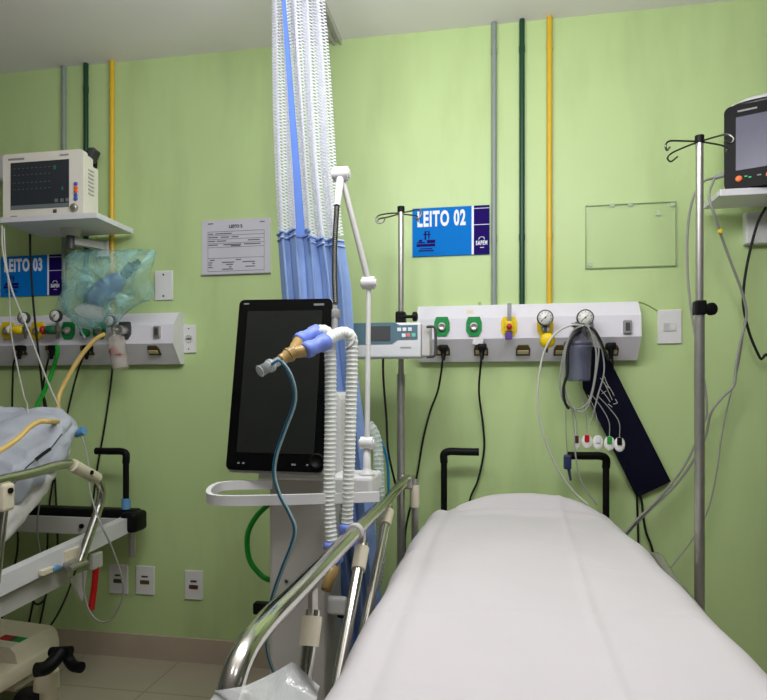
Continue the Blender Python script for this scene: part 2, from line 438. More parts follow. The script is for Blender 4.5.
outlet(on_panel(100, 331), m_green, pL, m_steel, 'green oxygen outlet behind the small gauge')
for px in (20, 52, 87, 154): socket(on_panel(px, 350), pL)
for pn, px, py in ((pR, 627, 327), (pL, 158, 332)):
    p = on_panel(px, py)
    o = MB().box((p.x, p.y - .006, p.z), (.030, .018, .050), .004).build('call_socket', m_grey if pn is pR else m_steel, pn)
    MB().box((p.x, p.y - .0155, p.z), (.016, .003, .030), .001).build('socket_face', m_dgrey, o)
p = on_panel(478, 342); MB().box(p + Vector((0, -.006, 0)), (.040, .006, .024), .002, Matrix.Rotation(.15, 4, 'Y')).build('paper_scrap', m_white, pR)
# masking tape and label on the right panel
p = on_panel(470, 312); MB().box(p + Vector((0, -.001, 0)), (.026, .002, .022), .0005, Matrix.Rotation(-.62, 4, 'X')).build('tape_patch', m_cream, pR)

def gauge(mb_parent, c, r, axis=(0, -1, 0)):
    ax = Vector(axis).normalized()
    h = MB().lathe([(r * .8, -.010), (r, -.006), (r, .012), (r * .92, .014), (r * .86, .011), (0, .011)], c, axis, 28).build('gauge', m_dgrey, mb_parent)
    MB().lathe([(r * .86, .0112), (r * .86, .0122), (0, .0122)], c, axis, 28).build('gauge_dial', m_dial, h)
    n = MB(); c2 = Vector(c) + ax * .0132
    n.cyl(c2 + Vector((-.5 * r, 0, -.42 * r)), c2 + Vector((.35 * r, 0, .34 * r)), .0012, .0007, 6); n.cyl(c2 - ax * .001, c2 + ax * .0015, .003, n=10)
    for k in range(9):
        a = math.radians(225 - k * 33.75); d = Vector((math.cos(a), 0, math.sin(a)))
        n.cyl(c2 + d * r * .62, c2 + d * r * .78, .0007, n=4)
    n.build('needle_and_ticks', m_black, h)

# right panel fittings
p = on_panel(509, 327)
t = thing('air_flowmeter', 'yellow air outlet adapter with red button and clear upright tube', 'flowmeter', (p.x, p.y - .01, p.z - .05))
MB().box((p.x, p.y - .023, p.z), (.032, .026, .040), .006).build('adapter_body', m_yellow, t)
MB().lathe([(.011, 0), (.011, .010), (.008, .014), (0, .014)], (p.x, p.y - .034, p.z - .003), (0, -1, 0)).build('push_button', m_red, t)
MB().box((p.x - .002, p.y - .025, p.z - .036), (.026, .02, .028), .003).build('purple_clip', m_purple, t)
MB().cyl((p.x + .001, p.y - .025, p.z + .018), (p.x + .001, p.y - .025, p.z + .088), .008, n=14).build('flow_tube', M('smoke_clear_tube', (160, 165, 170), .2, alpha=.6), t)
p = on_panel(545, 330)
t = thing('air_regulator', 'yellow knobbed air regulator with round grey gauge, right of red button', 'regulator', (p.x, p.y - .01, p.z - .09))
MB().cyl(p + Vector((0, -.004, 0)), p + Vector((0, -.05, 0)), .012, n=16).build('stem', m_steel, t)
gauge(t, p + Vector((-.004, -.05, .040)), .030)
MB().cyl(p + Vector((-.003, -.045, .012)), p + Vector((-.002, -.045, -.055)), .008, n=12).build('neck', m_dgrey, t)
MB().lathe([(.010, 0), (.026, .004), (.029, .016), (.026, .030), (.014, .036), (0, .036)], p + Vector((.004, -.042, -.045)), (0, -1, 0)).build('knob', m_yellow, t)
MB().cyl(p + Vector((.002, -.05, -.065)), p + Vector((.002, -.05, -.09)), .006, .004, 12).build('hose_nipple', m_brass, t)

def jar_profile(h, r): return [(0, 0), (r * .86, 0), (r * .92, .01), (r, h * .9), (r * 1.06, h * .94), (r * 1.06, h)]
p = on_panel(585, 330)
t = thing('suction_regulator', 'suction regulator with round gauge and smoky jar above the bed head', 'suction unit', (p.x, p.y - .05, 1.25))
MB().cyl(p + Vector((0, -.002, 0)), p + Vector((-.006, -.06, .0)), .014, n=16).build('stem', m_steel, t)
q = at(585, 318, D - .155); gauge(t, q, .031)
q = at(580, 333, D - .145)
bd = MB(); bd.box(q + Vector((0, 0, .012)), (.042, .045, .06), .008); bd.cyl(q + Vector((-.03, 0, .03)), q + Vector((.03, 0, .03)), .008, n=12); bd.build('regulator_body', m_dgrey, t)
j0 = at(578, 381, D - .145); h = at(578, 346, D - .145).z - j0.z
MB().lathe(jar_profile(h, .049), j0, (0, 0, 1), 32).build('jar', m_jar, t)
MB().lathe([(.05, 0), (.052, .002), (.052, .014), (.034, .022), (.026, .045), (0, .045)], j0 + Vector((0, 0, h)), (0, 0, 1), 28).build('jar_lid', M('smoke_lid', (86, 86, 100), .3), t)

# left panel fittings
def small_gauge_unit(px, py, gx, gy, body, name, label, wide=.05, knob=None, outletmat=m_steel):
    p = on_panel(px, py); y = p.y - .05
    q = at(gx, gy, y - .005)
    t = thing(name, label, 'regulator', (p.x, y, p.z - .05))
    b = MB(); b.cyl((p.x, p.y + .0, p.z), (p.x, y, p.z), .010, n=14); b.cyl((q.x, y, q.z), (q.x, y, p.z - .04), .007, n=12); b.cyl((q.x, y, p.z - .012), (q.x, y, p.z + .012), .016, n=14); b.build('valve_body', m_chrome, t)
    gauge(t, q, .026)
    MB().lathe([(.012, 0), (.019, .004), (.019, wide - .01), (.013, wide), (0, wide)], (q.x - .006, y, p.z), (-1, 0, 0)).build('flow_knob', body, t)
    if knob: MB().lathe([(.012, 0), (.018, .003), (.018, .016), (.010, .02), (0, .02)], (q.x - .006 - wide, y, p.z), (-1, 0, 0)).build('end_knob', knob, t)
    return t
small_gauge_unit(30, 331, 24.5, 318, m_yellow, 'air_regulator', 'yellow barrel air regulator with gauge, beside the bed number sign', .062, m_cream)
small_gauge_unit(66, 331, 56.5, 316, M('bottle_green_plastic', (20, 96, 58), .4), 'oxygen_regulator', 'green barrel oxygen regulator with red end and round gauge', .05, m_red)
p = on_panel(88, 333)
t = thing('oxygen_flowmeter', 'small green oxygen flowmeter knob with slanted clear tube', 'flowmeter', (p.x, p.y - .02, p.z - .03))
MB().lathe([(.012, 0), (.018, .004), (.018, .03), (.01, .036), (0, .036)], (p.x, p.y - .004, p.z), (0, -1, 0)).build('flow_knob', m_green, t)
MB().cyl((p.x + .010, p.y - .035, p.z - .025), (p.x - .030, p.y - .045, p.z + .060), .006, n=12).build('flow_tube', m_tealclear, t)
p = on_panel(125, 331)
q = at(110.5, 321, D - .17)
t = thing('suction_regulator', 'suction regulator with small gauge and clear stained jar', 'suction unit', (q.x, q.y, 1.28))
b = MB(); b.cyl(p + Vector((0, 0, 0)), p + Vector((0, -.055, 0)), .022, n=18); b.cyl((p.x, p.y - .045, p.z), (q.x + .0, q.y + .02, p.z), .013, n=14); b.cyl((q.x, q.y + .012, q.z), (q.x + .004, q.y + .02, p.z - .03), .008, n=12)
b.build('valve_body', m_steel, t); gauge(t, q, .024)
j0 = at(121, 369, D - .15); j1 = at(116, 338, D - .15)
MB().lathe([(0, 0), (.031, 0), (.033, .006), (.036, (j1 - j0).length - .01), (.037, (j1 - j0).length), (.012, (j1 - j0).length + .016)], j0, j1 - j0, 26).build('jar', m_clearjar, t)
MB().ellipsoid(j0 + (j1 - j0) * .45 + Vector((.010, -.022, 0)), (.016, .010, .010), wob=.8).ellipsoid(j0 + (j1 - j0) * .58 + Vector((-.008, -.022, 0)), (.018, .010, .016), wob=.8).build('stain', M('dried_red_stain', (150, 40, 40), .5), t, label='dark red stain inside the jar')

# ------------------------------------------------------------------ signs
def sign(px0, py0, px1, py1, number, label):
    a = at(px0, py0, D - .004); b = at(px1, py1, D - .004); w = b.x - a.x; h = a.z - b.z
    t = thing('bed_sign', label, 'sign', (a.x, D - .004, b.z))
    X = Matrix.Translation((a.x, D - .004, b.z))
    MB().prism([(0, 0), (w, 0), (w, h), (0, h)], -.003, .004, X).build('sign_board', m_blue, t)
    mb = MB(); mb.prism([(.80 * w, .0), (w, 0), (w, h), (.80 * w, h)], -.0038, -.003, X); mb.build('purple_strip', m_navyprint, t)
    mb = MB(); mb.prism([(.772 * w, 0), (.80 * w, 0), (.80 * w, h), (.772 * w, h)], -.004, -.003, X); mb.prism([(.80 * w, .60 * h), (w, .60 * h), (w, .612 * h), (.80 * w, .612 * h)], -.0042, -.003, X)
    mb.prism([(.80 * w, .935 * h), (w, .935 * h), (w, .945 * h), (.80 * w, .945 * h)], -.0042, -.003, X); mb.build('white_rule', m_signwhite, t)
    text('LEITO ' + number, .30 * h / .70, m_signwhite, 'lettering', t, X @ Matrix.Translation((.062 * w, -.0042, .625 * h)), sx=.66 * w / (h * 1.98), bold=.0034 * h / .2, space=1.14)
    text('SAPEM', .085 * h / .7, m_signwhite, 'lettering', t, X @ Matrix.Translation((.90 * w, -.0048, .19 * h)), sx=.60, bold=.0008, align='CENTER', space=1.15)
    mb = MB()      # small building emblem and arc
    mb.tube([X @ Vector((.86 * w, -.0048, .30 * h)), X @ Vector((.88 * w, -.0048, .345 * h)), X @ Vector((.925 * w, -.0048, .345 * h)), X @ Vector((.935 * w, -.0048, .30 * h))], .0014, 5)
    mb.prism([(.88 * w, .13 * h), (.93 * w, .13 * h), (.93 * w, .142 * h), (.88 * w, .142 * h)], -.0048, -.003, X); mb.build('strip_emblem', m_signwhite, t)
    mb = MB()
    for (x0, z0, x1, z1) in ((.16, .34, .18, .52), (.21, .36, .225, .5), (.14, .44, .24, .46), (.17, .50, .23, .515), (.055, .20, .30, .255), (.06, .27, .17, .295), (.19, .27, .30, .335), (.08, .10, .28, .125), (.10, .145, .26, .165), (.085, .30, .13, .345)):
        mb.prism([(x0 * w, z0 * h), (x1 * w, z0 * h), (x1 * w, z1 * h), (x0 * w, z1 * h)], -.0038, -.003, X)
    mb.build('navy_emblem', m_navyprint, t)
sign(412.5, 209, 489.5, 254, '02', 'blue bed sign reading LEITO 02 behind the thin infusion stand')
sign(1, 257, 62, 295, '03', 'blue bed sign reading LEITO 03 under the left monitor shelf')

# notice
a = at(202, 221, D - .003); b = at(270.5, 272.5, D - .003); w = b.x - a.x; h = a.z - b.z
t = thing('paper_notice', 'printed paper form in a clear sleeve left of the curtain', 'notice', (a.x, D - .003, b.z))
X = Matrix.Translation((a.x, D - .003, b.z))
MB().prism([(0, 0), (w, 0), (w, h), (0, h)], -.002, .004, X).build('paper', m_paper, t)
MB().prism([(-.002, -.004), (w + .002, -.004), (w + .002, .0), (-.002, .0)], -.007, .003, X).build('sleeve_lip', m_grey, t)
text('LEITO 2', .018, m_ink, 'lettering', t, X @ Matrix.Translation((.5 * w, -.0028, .845 * h)), bold=.0009, align='CENTER')
mb = MB()
def ink(x0, z0, x1, z1, th=.0016): mb.prism([(x0 * w, z0 * h), (x1 * w, z1 * h), (x1 * w, z1 * h + th), (x0 * w, z0 * h + th)], -.0026, -.002, X)
for z in (.78, .71, .64, .565, .49, .29, .05): ink(.09, z, .91, z)
for x in (.09, .91): mb.prism([(x * w, .05 * h), (x * w + .0012, .05 * h), (x * w + .0012, .78 * h), (x * w, .78 * h)], -.0026, -.002, X)
rs = random.Random(3)
for z, segs in ((.925, ((.09, .17), (.85, .92))), (.735, ((.10, .17), (.2, .44))), (.67, ((.10, .24), (.28, .40), (.44, .54))), (.60, ((.10, .2), (.22, .36), (.68, .85))), (.53, ((.10, .24), (.32, .58), (.62, .86))), (.505, ((.43, .57),)), (.25, ((.12, .19), (.50, .58))), (.205, ((.1, .16), (.3, .48), (.6, .78))), (.165, ((.1, .15), (.36, .46), (.74, .78))), (.12, ((.1, .16), (.40, .44), (.64, .78))), (.08, ((.3, .46),))):
    for x0, x1 in segs: ink(x0, z, x1, z, .0042)
mb.build('form_lines', m_ink, t)

# acrylic holder
a = at(585.5, 205.5, D - .006); b = at(676.5, 266, D - .006); w = b.x - a.x; h = a.z - b.z
t = thing('acrylic_sheet_holder', 'empty clear acrylic sheet holder above the light switch', 'sign holder', (a.x, D - .004, b.z))
X = Matrix.Translation((a.x, D - .004, b.z))
MB().prism([(0, 0), (w, 0), (w, h), (0, h)], -.003, .005, X).build('acrylic_sheet', m_acr, t)
mb = MB()
for (x0, z0, x1, z1) in ((0, 0, w, .004), (0, h - .003, w, h), (0, 0, .003, h), (w - .003, 0, w, h)): mb.prism([(x0, z0), (x1, z0), (x1, z1), (x0, z1)], -.0042, .004, X)
mb.build('polished_edge', m_acredge, t)
mb = MB()
for (x, z) in ((.96 * w, .95 * h), (.80 * w, .82 * h), (.30 * w, .985 * h), (.50 * w, .985 * h), (.05 * w, .06 * h)): mb.box(X @ Vector((x, -.005, z)), (.018, .002, .014), .0005)
mb.build('tape_tab', m_tab, t)

# wall plates
def plate(px0, py0, px1, py1, name, label, cat, kind):
    a = at(px0, py0, D - .004); b = at(px1, py1, D - .004); w = b.x - a.x; h = a.z - b.z; c = Vector(((a.x + b.x) / 2, D - .0042, (a.z + b.z) / 2))
    t = thing(name, label, cat, (c.x, D, b.z)); X = Matrix.Translation(c)
    MB().box(c, (w, .0085, h), .003).build('cover_plate', m_white, t)
    if kind == 'blank':
        for s in (-.36, .36): MB().lathe([(.0045, 0), (.0045, .002), (0, .002)], c + Vector((0, -.004, s * h)), (0, -1, 0), 12).build('screw', m_dgrey, t)
    elif kind == 'socket':
        MB().lathe([(w * .28, 0), (w * .28, .002), (w * .24, .0005), (0, .0005)], c + Vector((0, -.0042, 0)), (0, -1, 0), 20).build('socket_recess', m_lgrey, t)
        for dx in (-1, 0, 1): MB().lathe([(.0032, 0), (.0032, .002), (0, .002)], c + Vector((dx * w * .12, -.0045, .0)), (0, -1, 0), 10).build('pin_hole', m_black, t)
        for s in (-.36, .36): MB().lathe([(.003, 0), (.003, .002), (0, .002)], c + Vector((0, -.004, s * h)), (0, -1, 0), 12).build('screw', m_dgrey, t)
    elif kind == 'switch':
        MB().box(c + Vector((0, -.005, -.002)), (w * .52, .004, h * .24), .001).build('switch_frame', m_lgrey, t)
        MB().box(c + Vector((w * .12, -.0065, -.002)), (w * .25, .005, h * .20), .001, Matrix.Rotation(.08, 4, 'X')).build('rocker', m_white, t)
    else:
        MB().box(c + Vector((0, -.0048, .14 * h)), (w * .34, .004, h * .06), .001).build('socket_slot', m_dgrey, t)
        MB().box(c + Vector((.0, -.0048, -.06 * h)), (w * .5, .004, h * .14), .002).build('socket_slot', m_brownsock if kind == 'double' else M('burnt_socket', (88, 40, 26), .6), t)
plate(155, 271, 173, 300, 'blank_plate', 'white blank wall plate beside the plastic bag', 'wall plate', 'blank')
plate(182.5, 325, 196, 353, 'wall_socket', 'white wall socket at the right end of the left panel', 'socket', 'socket')
plate(657.5, 310, 681.5, 343.5, 'light_switch', 'white light switch right of the medical gas panel', 'switch', 'switch')
plate(109.5, 564, 128, 594, 'wall_outlet', 'low white outlet nearest the red lever', 'socket', 'double')
plate(136, 565.5, 154.5, 595, 'wall_outlet', 'low white outlet between the red lever and the rust-marked outlet', 'socket', 'double')
plate(185, 570, 203, 600, 'wall_outlet', 'low white outlet with rust-red mark', 'socket', 'burnt')

# ------------------------------------------------------------------ left shelf and monitor
sz = 1.885
fl = at(0, 222, 2.25); fr = at(96.5, 218, 2.25); yb = D - .035
t = thing('monitor_shelf', 'white wall shelf under the cream patient monitor', 'shelf', ((fl.x + fr.x) / 2, D, sz - .12))
mb = MB(); mb.box(((fl.x + fr.x) / 2, (2.25 + yb) / 2, sz + .004), (fr.x - fl.x, yb - 2.25, .012), .002); mb.box(((fl.x + fr.x) / 2, 2.252, sz + .008), (fr.x - fl.x, .005, .022), .001); mb.box((fr.x, (2.25 + yb) / 2, sz + .008), (.005, yb - 2.25, .022), .001)
mb.build('shelf_plate', m_whitepaint, t)
c = at(71, 236, 2.40)
MB().cyl((c.x, c.y, sz - .001), (c.x, c.y, sz - .03), .045, .03, 20).build('swivel', m_lgrey, t)
MB().cyl((c.x, c.y, sz - .03), (c.x, c.y, sz - .085), .018, n=16).build('pivot_post', m_dgrey, t)
e = at(102, 246, D - .03)
mb = MB(); mb.band([(c.x, c.y, sz - .05), (e.x, e.y, sz - .05)], .03, .03); mb.build('arm', m_lgrey, t)
MB().box((e.x, D - .014, sz - .06), (.055, .026, .07), .003).build('wall_bracket', m_white, t)

t = thing('patient_monitor', 'cream patient monitor with dark trace screen on the left shelf', 'monitor', ((fl.x + fr.x) / 2, 2.3, sz + .0195))
zb = sz + .0195
a = at(3, 220, 2.28); b = at(83, 217, 2.28); w = b.x - a.x; zt = at(40, 152, 2.28).z; h = zt - zb
X = Matrix.Translation((a.x, 2.28, zb))
MB().prism(rrect(w, h, .014, 5, w / 2, h / 2), 0, .03, X).build('front_bezel', m_creamcase, t)
mb = MB(); n = 14
prof = [(.004, .0), (w - .004, 0), (w - .004, h * .93)] + [(w * (.96 - .92 * k / n), h * (.97 + .055 * math.sin(PI * k / n) ** 1.0)) for k in range(n + 1)] + [(.004, h * .93)]
mb.prism(prof, .03, .07, X); mb.prism([(.02, .004), (w - .004, .004), (w - .004, h * .82), (.02, h * .82)], .07, .105, X); mb.build('case', m_creamcase, t)
mb = MB()
for k in range(7): mb.box(X @ Vector((w - .002, .055, h * (.38 + .06 * k))), (.006, .035, .006), .001)
mb.build('side_vent', m_lgrey, t)
MB().prism([(.10 * w, .14 * h), (.83 * w, .14 * h), (.83 * w, .86 * h), (.10 * w, .86 * h)], -.0015, .004, X).build('screen', m_monscreen, t)
mb = MB(); mb.prism([(.10 * w, .14 * h), (.83 * w, .14 * h), (.83 * w, .20 * h), (.10 * w, .20 * h)], -.0022, -.001, X)
for x in (.655, .725, .79): mb.prism([(x * w, .22 * h), ((x + .04) * w, .22 * h), ((x + .04) * w, .27 * h), (x * w, .27 * h)], -.0022, -.001, X)
for z in (.44, .54, .66, .76):
    for k in range(9): mb.prism([((.14 + .055 * k) * w, z * h), ((.16 + .055 * k) * w, (z + .004) * h), ((.16 + .055 * k) * w, (z + .010) * h), ((.14 + .055 * k) * w, (z + .006) * h)], -.002, -.001, X)
mb.build('screen_readout', M('grey_screen_readout', (112, 122, 124), .3), t)
mb = MB(); mb.prism([(.64 * w, .72 * h), (.67 * w, .72 * h), (.67 * w, .78 * h), (.64 * w, .78 * h)], -.002, -.001, X); mg = M('dim_green_readout', (40, 120, 80), .3); mb.build('green_readout', mg, t); MB().prism([(.74 * w, .40 * h), (.76 * w, .40 * h), (.76 * w, .45 * h), (.74 * w, .45 * h)], -.002, -.001, X).build('green_readout', mg, t)
for k, mt in enumerate((m_btnblue, m_orange, m_orange, m_btnblue, m_btnblue)):
    MB().lathe([(.0085, 0), (.0085, .004), (.006, .006), (0, .006)], X @ Vector((.915 * w, .0, h * (.475 - .055 * k))), (0, -1, 0), 14).build('button', mt, t, label='blue button' if mt is m_btnblue else 'orange button')
MB().lathe([(.015, 0), (.015, .012), (.011, .016), (0, .016)], X @ Vector((.905 * w, 0, .12 * h)), (0, -1, 0), 18).build('dial_knob', m_steel, t)
MB().box(X @ Vector((.655 * w, -.001, .085 * h)), (.016, .003, .014), .0005).build('connector_mark', m_dgrey, t)
mb = MB(); mb.box(X @ Vector((.17 * w, -.0005, .915 * h)), (.075, .002, .008)); mb.box(X @ Vector((.77 * w, -.0005, .93 * h)), (.04, .002, .006)); mb.box(X @ Vector((.14 * w, -.0005, .04 * h)), (.03, .002, .004)); mb.build('faint_marking', m_grey, t)
# black device on the wall behind the monitor
p = at(94, 158, D - .03)
t = thing('wall_sensor', 'black angled device fixed to the wall behind the cream monitor', 'wall fixture', (p.x, D, p.z - .05))
MB().box((p.x - .012, D - .02, p.z + .005), (.03, .038, .085), .008, rotz(.2)).build('mount', m_black, t)
MB().box((p.x + .012, D - .055, p.z + .0), (.028, .05, .06), .008, Matrix.Rotation(.5, 4, 'Y')).build('head', m_dgrey, t)
# white box at left edge behind monitor
p = at(3, 170, D - .03)
MB().box(p, (.05, .05, .12), .006).solo('wall_box', m_lgrey, 'pale box on the wall behind the left edge of the cream monitor', 'wall box')

# ------------------------------------------------------------------ right shelf and monitor
sz2 = 1.866
f2 = at(720, 195, 2.31)
x1 = f2.x + .34
t = thing('monitor_shelf', 'white wall shelf under the black framed monitor', 'shelf', (f2.x + .17, D, sz2 - .12))
R2 = math.radians(2)
mb = MB(); mb.box((f2.x + .17, (2.31 + D - .06) / 2, sz2 + .004), (.34, D - .06 - 2.31, .012), .002); mb.box((f2.x + .17, 2.311, sz2 + .006), (.34, .006, .024), .002); mb.box((f2.x + .002, (2.31 + D - .06) / 2, sz2 + .008), (.005, D - .06 - 2.31, .02), .001); mb.build('shelf_plate', m_whitepaint, t)
q = at(757, 222, D - .03)
MB().box((q.x + .03, D - .02, sz2 - .07), (.14, .04, .12), .004).build('wall_bracket', m_white, t)
mb = MB(); mb.band([(q.x + .05, D - .03, sz2 - .04), (q.x + .03, 2.42, sz2 - .025)], .035, .035); mb.cyl((q.x + .03, 2.42, sz2 - .04), (q.x + .03, 2.42, sz2 - .001), .03, n=18); mb.build('arm', m_lgrey, t)

zb = sz2 + .019; o = at(724, 190, 2.335)
TH = math.radians(22); tilt = math.radians(4)
X = Matrix.Translation((o.x, 2.335, zb + .001)) @ rotz(-TH)
w, h = .36, .288
t = thing('patient_monitor', 'black framed patient monitor with grey screen on the right shelf', 'monitor', (o.x + .15, 2.38, zb))
MB().prism(rrect(w, h, .022, 6, w / 2, h / 2), 0, .03, X).build('front_bezel', m_black, t)
mb = MB(); mb.prism(rrect(w - .01, h + .018, .03, 6, w / 2, h / 2 + .009), .03, .075, X); mb.box(X @ Vector((w / 2, .09, h * .5)), (w * .7, .03, h * .7), .008, rotz(-TH)); mb.build('case', m_white, t)
mb = MB(); mb.grid(lambda u, v: X @ Vector((.02 + u * (w - .04), .012 + .05 * v, h + .004 + .028 * math.sin(PI * min(1, .12 + v)) * min(1, 6 * u) ** .5)), 14, 6); mb.build('handle_cover', m_whitepaint, t)
MB().prism([(.036, .062), (w - .036, .062), (w - .036, h - .042), (.036, h - .042)], -.002, .004, X).build('screen', m_monscreen2, t)
for k, x in enumerate((.045, .135)):
    MB().lathe([(.011, 0), (.011, .003), (.009, .004), (0, .004)], X @ Vector((x, 0, .033)), X.to_3x3() @ Vector((0, -1, 0)), 18).build('button', m_orange, t, label='orange round button')
for x, z in ((.066, .038), (.078, .033)): MB().box(X @ Vector((x, -.001, z)), (.008, .003, .003), 0, rotz(-TH)).build('indicator', m_ledgreen, t)
MB().box(X @ Vector((.07, -.0008, h - .022)), (.058, .002, .006), 0, rotz(-TH)).build('faint_marking', m_grey, t); mb = MB(); mb.box(X @ Vector((.105, -.0008, .036)), (.012, .002, .004), 0, rotz(-TH)); mb.build('faint_marking', m_grey, t)
PLUG = X @ Vector((-.030, .03, .060)); MB().cyl(X @ Vector((.012, .03, .066)), PLUG, .008, n=12).build('cable_plug', m_grey, t)

# ------------------------------------------------------------------ curtain
def curtain_profile(s, a, folds, amp, w):
    return (s - .5) * w + amp * .35 * math.sin(2 * PI * folds * s * 2 + a), amp * math.sin(2 * PI * folds * s + a)
def curtain_pts(u, z, netting):
    # centre line runs slightly to the right on the way down
    k = (CZ - z) / CZ
    key = [(2.62, 269, 319), (2.3, 271, 326), (1.95, 274, 333), (1.75, 276, 339), (1.55, 279, 348), (1.3, 284, 352), (.9, 300, 366), (.5, 318, 378), (.12, 322, 380)]
    for (z0, a0, b0), (z1, a1, b1) in zip(key, key[1:]):
        if z <= z0 and z >= z1 or (z0 == 2.62 and z > z0):
            f = (z0 - z) / (z0 - z1); f = max(0, f); l = a0 + (a1 - a0) * f; r = b0 + (b1 - b0) * f; break
    else: l, r = key[-1][1:]
    dd = 2.02 + .05 * k
    L = at(l, HY, dd).x; Rr = at(r, HY, dd).x
    c, w = (L + Rr) / 2, (Rr - L)
    x, y = curtain_profile(u, .6 + k * .5, 5, .034, w)
    edge = 1
    return Vector((c + x, dd + y * .8 + .01 * math.sin(5 * z + 9 * u), z))
zj = at(300, 236, 2.02).z
t = thing('privacy_curtain', 'gathered privacy curtain with white net top and blue lower fabric', 'curtain', (at(315, HY, 2.02).x, 2.03, .12))
NU = 160
mb = MB(); mb.grid(lambda u, v: curtain_pts(u, zj + (CZ - .012 - zj) * v, True), NU, 24, uv=lambda u, v: (u * .40, (CZ - zj) * v)); mb.build('netting', m_net, t)
zf = lambda u: zj + .012 - .03 * min(1, max(0, (u - .5) * 8)) + .012 * math.sin(3 * u)
mb = MB(); mb.grid(lambda u, v: curtain_pts(u, .12 + (zf(u) - .12) * v, False) + Vector((0, -.006, 0)), NU, 30); mb.build('fabric', m_bluefab, t)
mb = MB()
for dz, r in ((-.002, .004), (-.022, .003)):
    mb.sweep([curtain_pts(i / 150, zf(i / 150) + dz, False) + Vector((0, -.01, 0)) for i in range(151)], r, 5)
mb.build('hem', M('pale_blue_hem', (176, 196, 234), .85), t)
mb = MB()
sp = [at(*q) for q in ((283, -6, 1.94), (288, 60, 1.945), (292.5, 120, 1.945), (297, 180, 1.945), (300.5, 236, 1.945))]
c = catmull(sp, 8); ww = [.006 + .008 * (i / (len(c) - 1)) for i in range(len(c))]
mb.add([p + Vector((sgn * ww[i], .002 * sgn, 0)) for i, p in enumerate(c) for sgn in (-1, 1)] + [p + Vector((sgn * ww[i], .004 + .002 * sgn, 0)) for i, p in enumerate(c) for sgn in (-1, 1)],
    [[2 * i, 2 * i + 1, 2 * i + 3, 2 * i + 2] for i in range(len(c) - 1)] + [[2 * i + 2 * len(c), 2 * i + 2 + 2 * len(c), 2 * i + 3 + 2 * len(c), 2 * i + 1 + 2 * len(c)] for i in range(len(c) - 1)], True)
mb.build('edge_ribbon', M('blue_ribbon_fabric', (92, 122, 190), .9, spec=.1), t)

# ------------------------------------------------------------------ ventilator
vx = at(297, 600, 1.72).x
t = thing('ventilator', 'hospital ventilator with tall black touchscreen on a grey column', 'ventilator', (vx, 1.80, 0))
V = t
A = at(237, 300, 1.70); B = at(333, 298.5, 1.70); Cc = at(228.5, 471, 1.615); Dd = at(322.5, 471.5, 1.615)
w = ((B - A).length + (Dd - Cc).length) / 2; cen = (A + B + Cc + Dd) / 4
zax = ((A + B) / 2 - (Cc + Dd) / 2); h = zax.length; zax.normalize(); xax = (B - A).normalized(); yax = zax.cross(xax).normalized(); zax = xax.cross(yax)
X = Matrix(((xax.x, yax.x, zax.x, cen.x), (xax.y, yax.y, zax.y, cen.y), (xax.z, yax.z, zax.z, cen.z), (0, 0, 0, 1)))
MB().prism(rrect(w + .006, h + .008, .017, 6, 0, -.002), .012, .045, X).build('screen_housing', m_lgrey, t)
dsp = MB().prism(rrect(w, h, .015, 6), 0, .012, X).build('touchscreen', m_gloss, t)
MB().prism([(-w * .40, -h * .40), (w * .40, -h * .40), (w * .40, h * .43), (-w * .40, h * .43)], -.0008, .002, X).build('display_area', m_disp, dsp)
mb = MB()
for x in (-.37, -.32, .19, .21, .34): mb.prism([((x - .012) * w, -.465 * h), ((x + .012) * w, -.465 * h), ((x + .012) * w, -.455 * h), ((x - .012) * w, -.455 * h)], -.001, .001, X)
mb.box(X @ Vector((.36 * w, -.0005, .465 * h)), (.03, .001, .006)); mb.box(X @ Vector((-.42 * w, -.0005, .475 * h)), (.016, .001, .004))
mb.build('touch_icons', M('faint_icon_print', (130, 136, 140), .4), dsp)
r0 = X @ Vector((.435 * w, -.001, -.437 * h))
mb = MB(); N = 28
mb.lathe([(.020, 0), (.021, .004), (.016, .006), (.0155, .002), (0, .002)], r0, X.to_3x3() @ Vector((0, -1, 0)), 28); mb.build('rotary_knob', m_black, t)
# body behind the screen
e = at(338, 440, 1.78)
body = MB(); body.prism(rrect(.12, .25, .03, 6, e.x - .032, (at(338, 398, 1.74).z + at(338, 472, 1.74).z) / 2), 1.70, 1.86); body.prism(rrect(w * .8, .34, .03, 6, cen.x, cen.z - .02), 1.735, 1.84); body.build('main_body', m_white, t)
colx0 = at(268.5, 600, 1.70).x; colx1 = at(325, 600, 1.70).x
MB().box(((colx0 + colx1) / 2, 1.80, .53), (colx1 - colx0, .2, .82), .012).build('column', m_column, t)
for px, py in ((286.5, 581), (298.5, 581), (286.5, 592.5)):
    p = at(px, py, 1.70); MB().lathe([(.0055, 0), (.0055, .002), (.002, .003), (0, .001)], p, (0, -1, 0), 12).build('screw', m_darksteel, t)
q = at(262, 608, 1.76); MB().box(q, (.05, .03, .035), .006).build('side_clip', m_black, t, label='black side clip')
q = at(334, 605, 1.74); MB().box(q, (.075, .03, .05), .008).build('side_lug', m_white, t, label='white side lug')
q = at(343, 606, 1.78); MB().cyl(q + Vector((-.0, 0, -.03)), q + Vector((0, .0, .022)), .018, n=14).build('hose_port', m_black, t)
# tray handle loop
z = .925
lp = [atz(*q, z) for q in ((379, 496.5), (340, 498), (290, 499.5), (240, 500.5), (219, 500.2), (210.5, 498.5), (208.5, 494.5), (213, 489.5), (222, 486.2), (240, 485), (272, 484.6))]
hl = MB(); hl.band(catmull(lp, 6), .012, .024); hl.build('tray_handle', m_white, t)
pl = MB(); c0 = atz(322, 489, .935); c1 = atz(372, 487, .935)
pl.box(((c0.x + c1.x) / 2, 1.66, .935), (c1.x - c0.x, .16, .05), .008); pl.box((vx, 1.72, .95), (.2, .1, .03), .006); pl.build('tray_shelf', m_white, t)
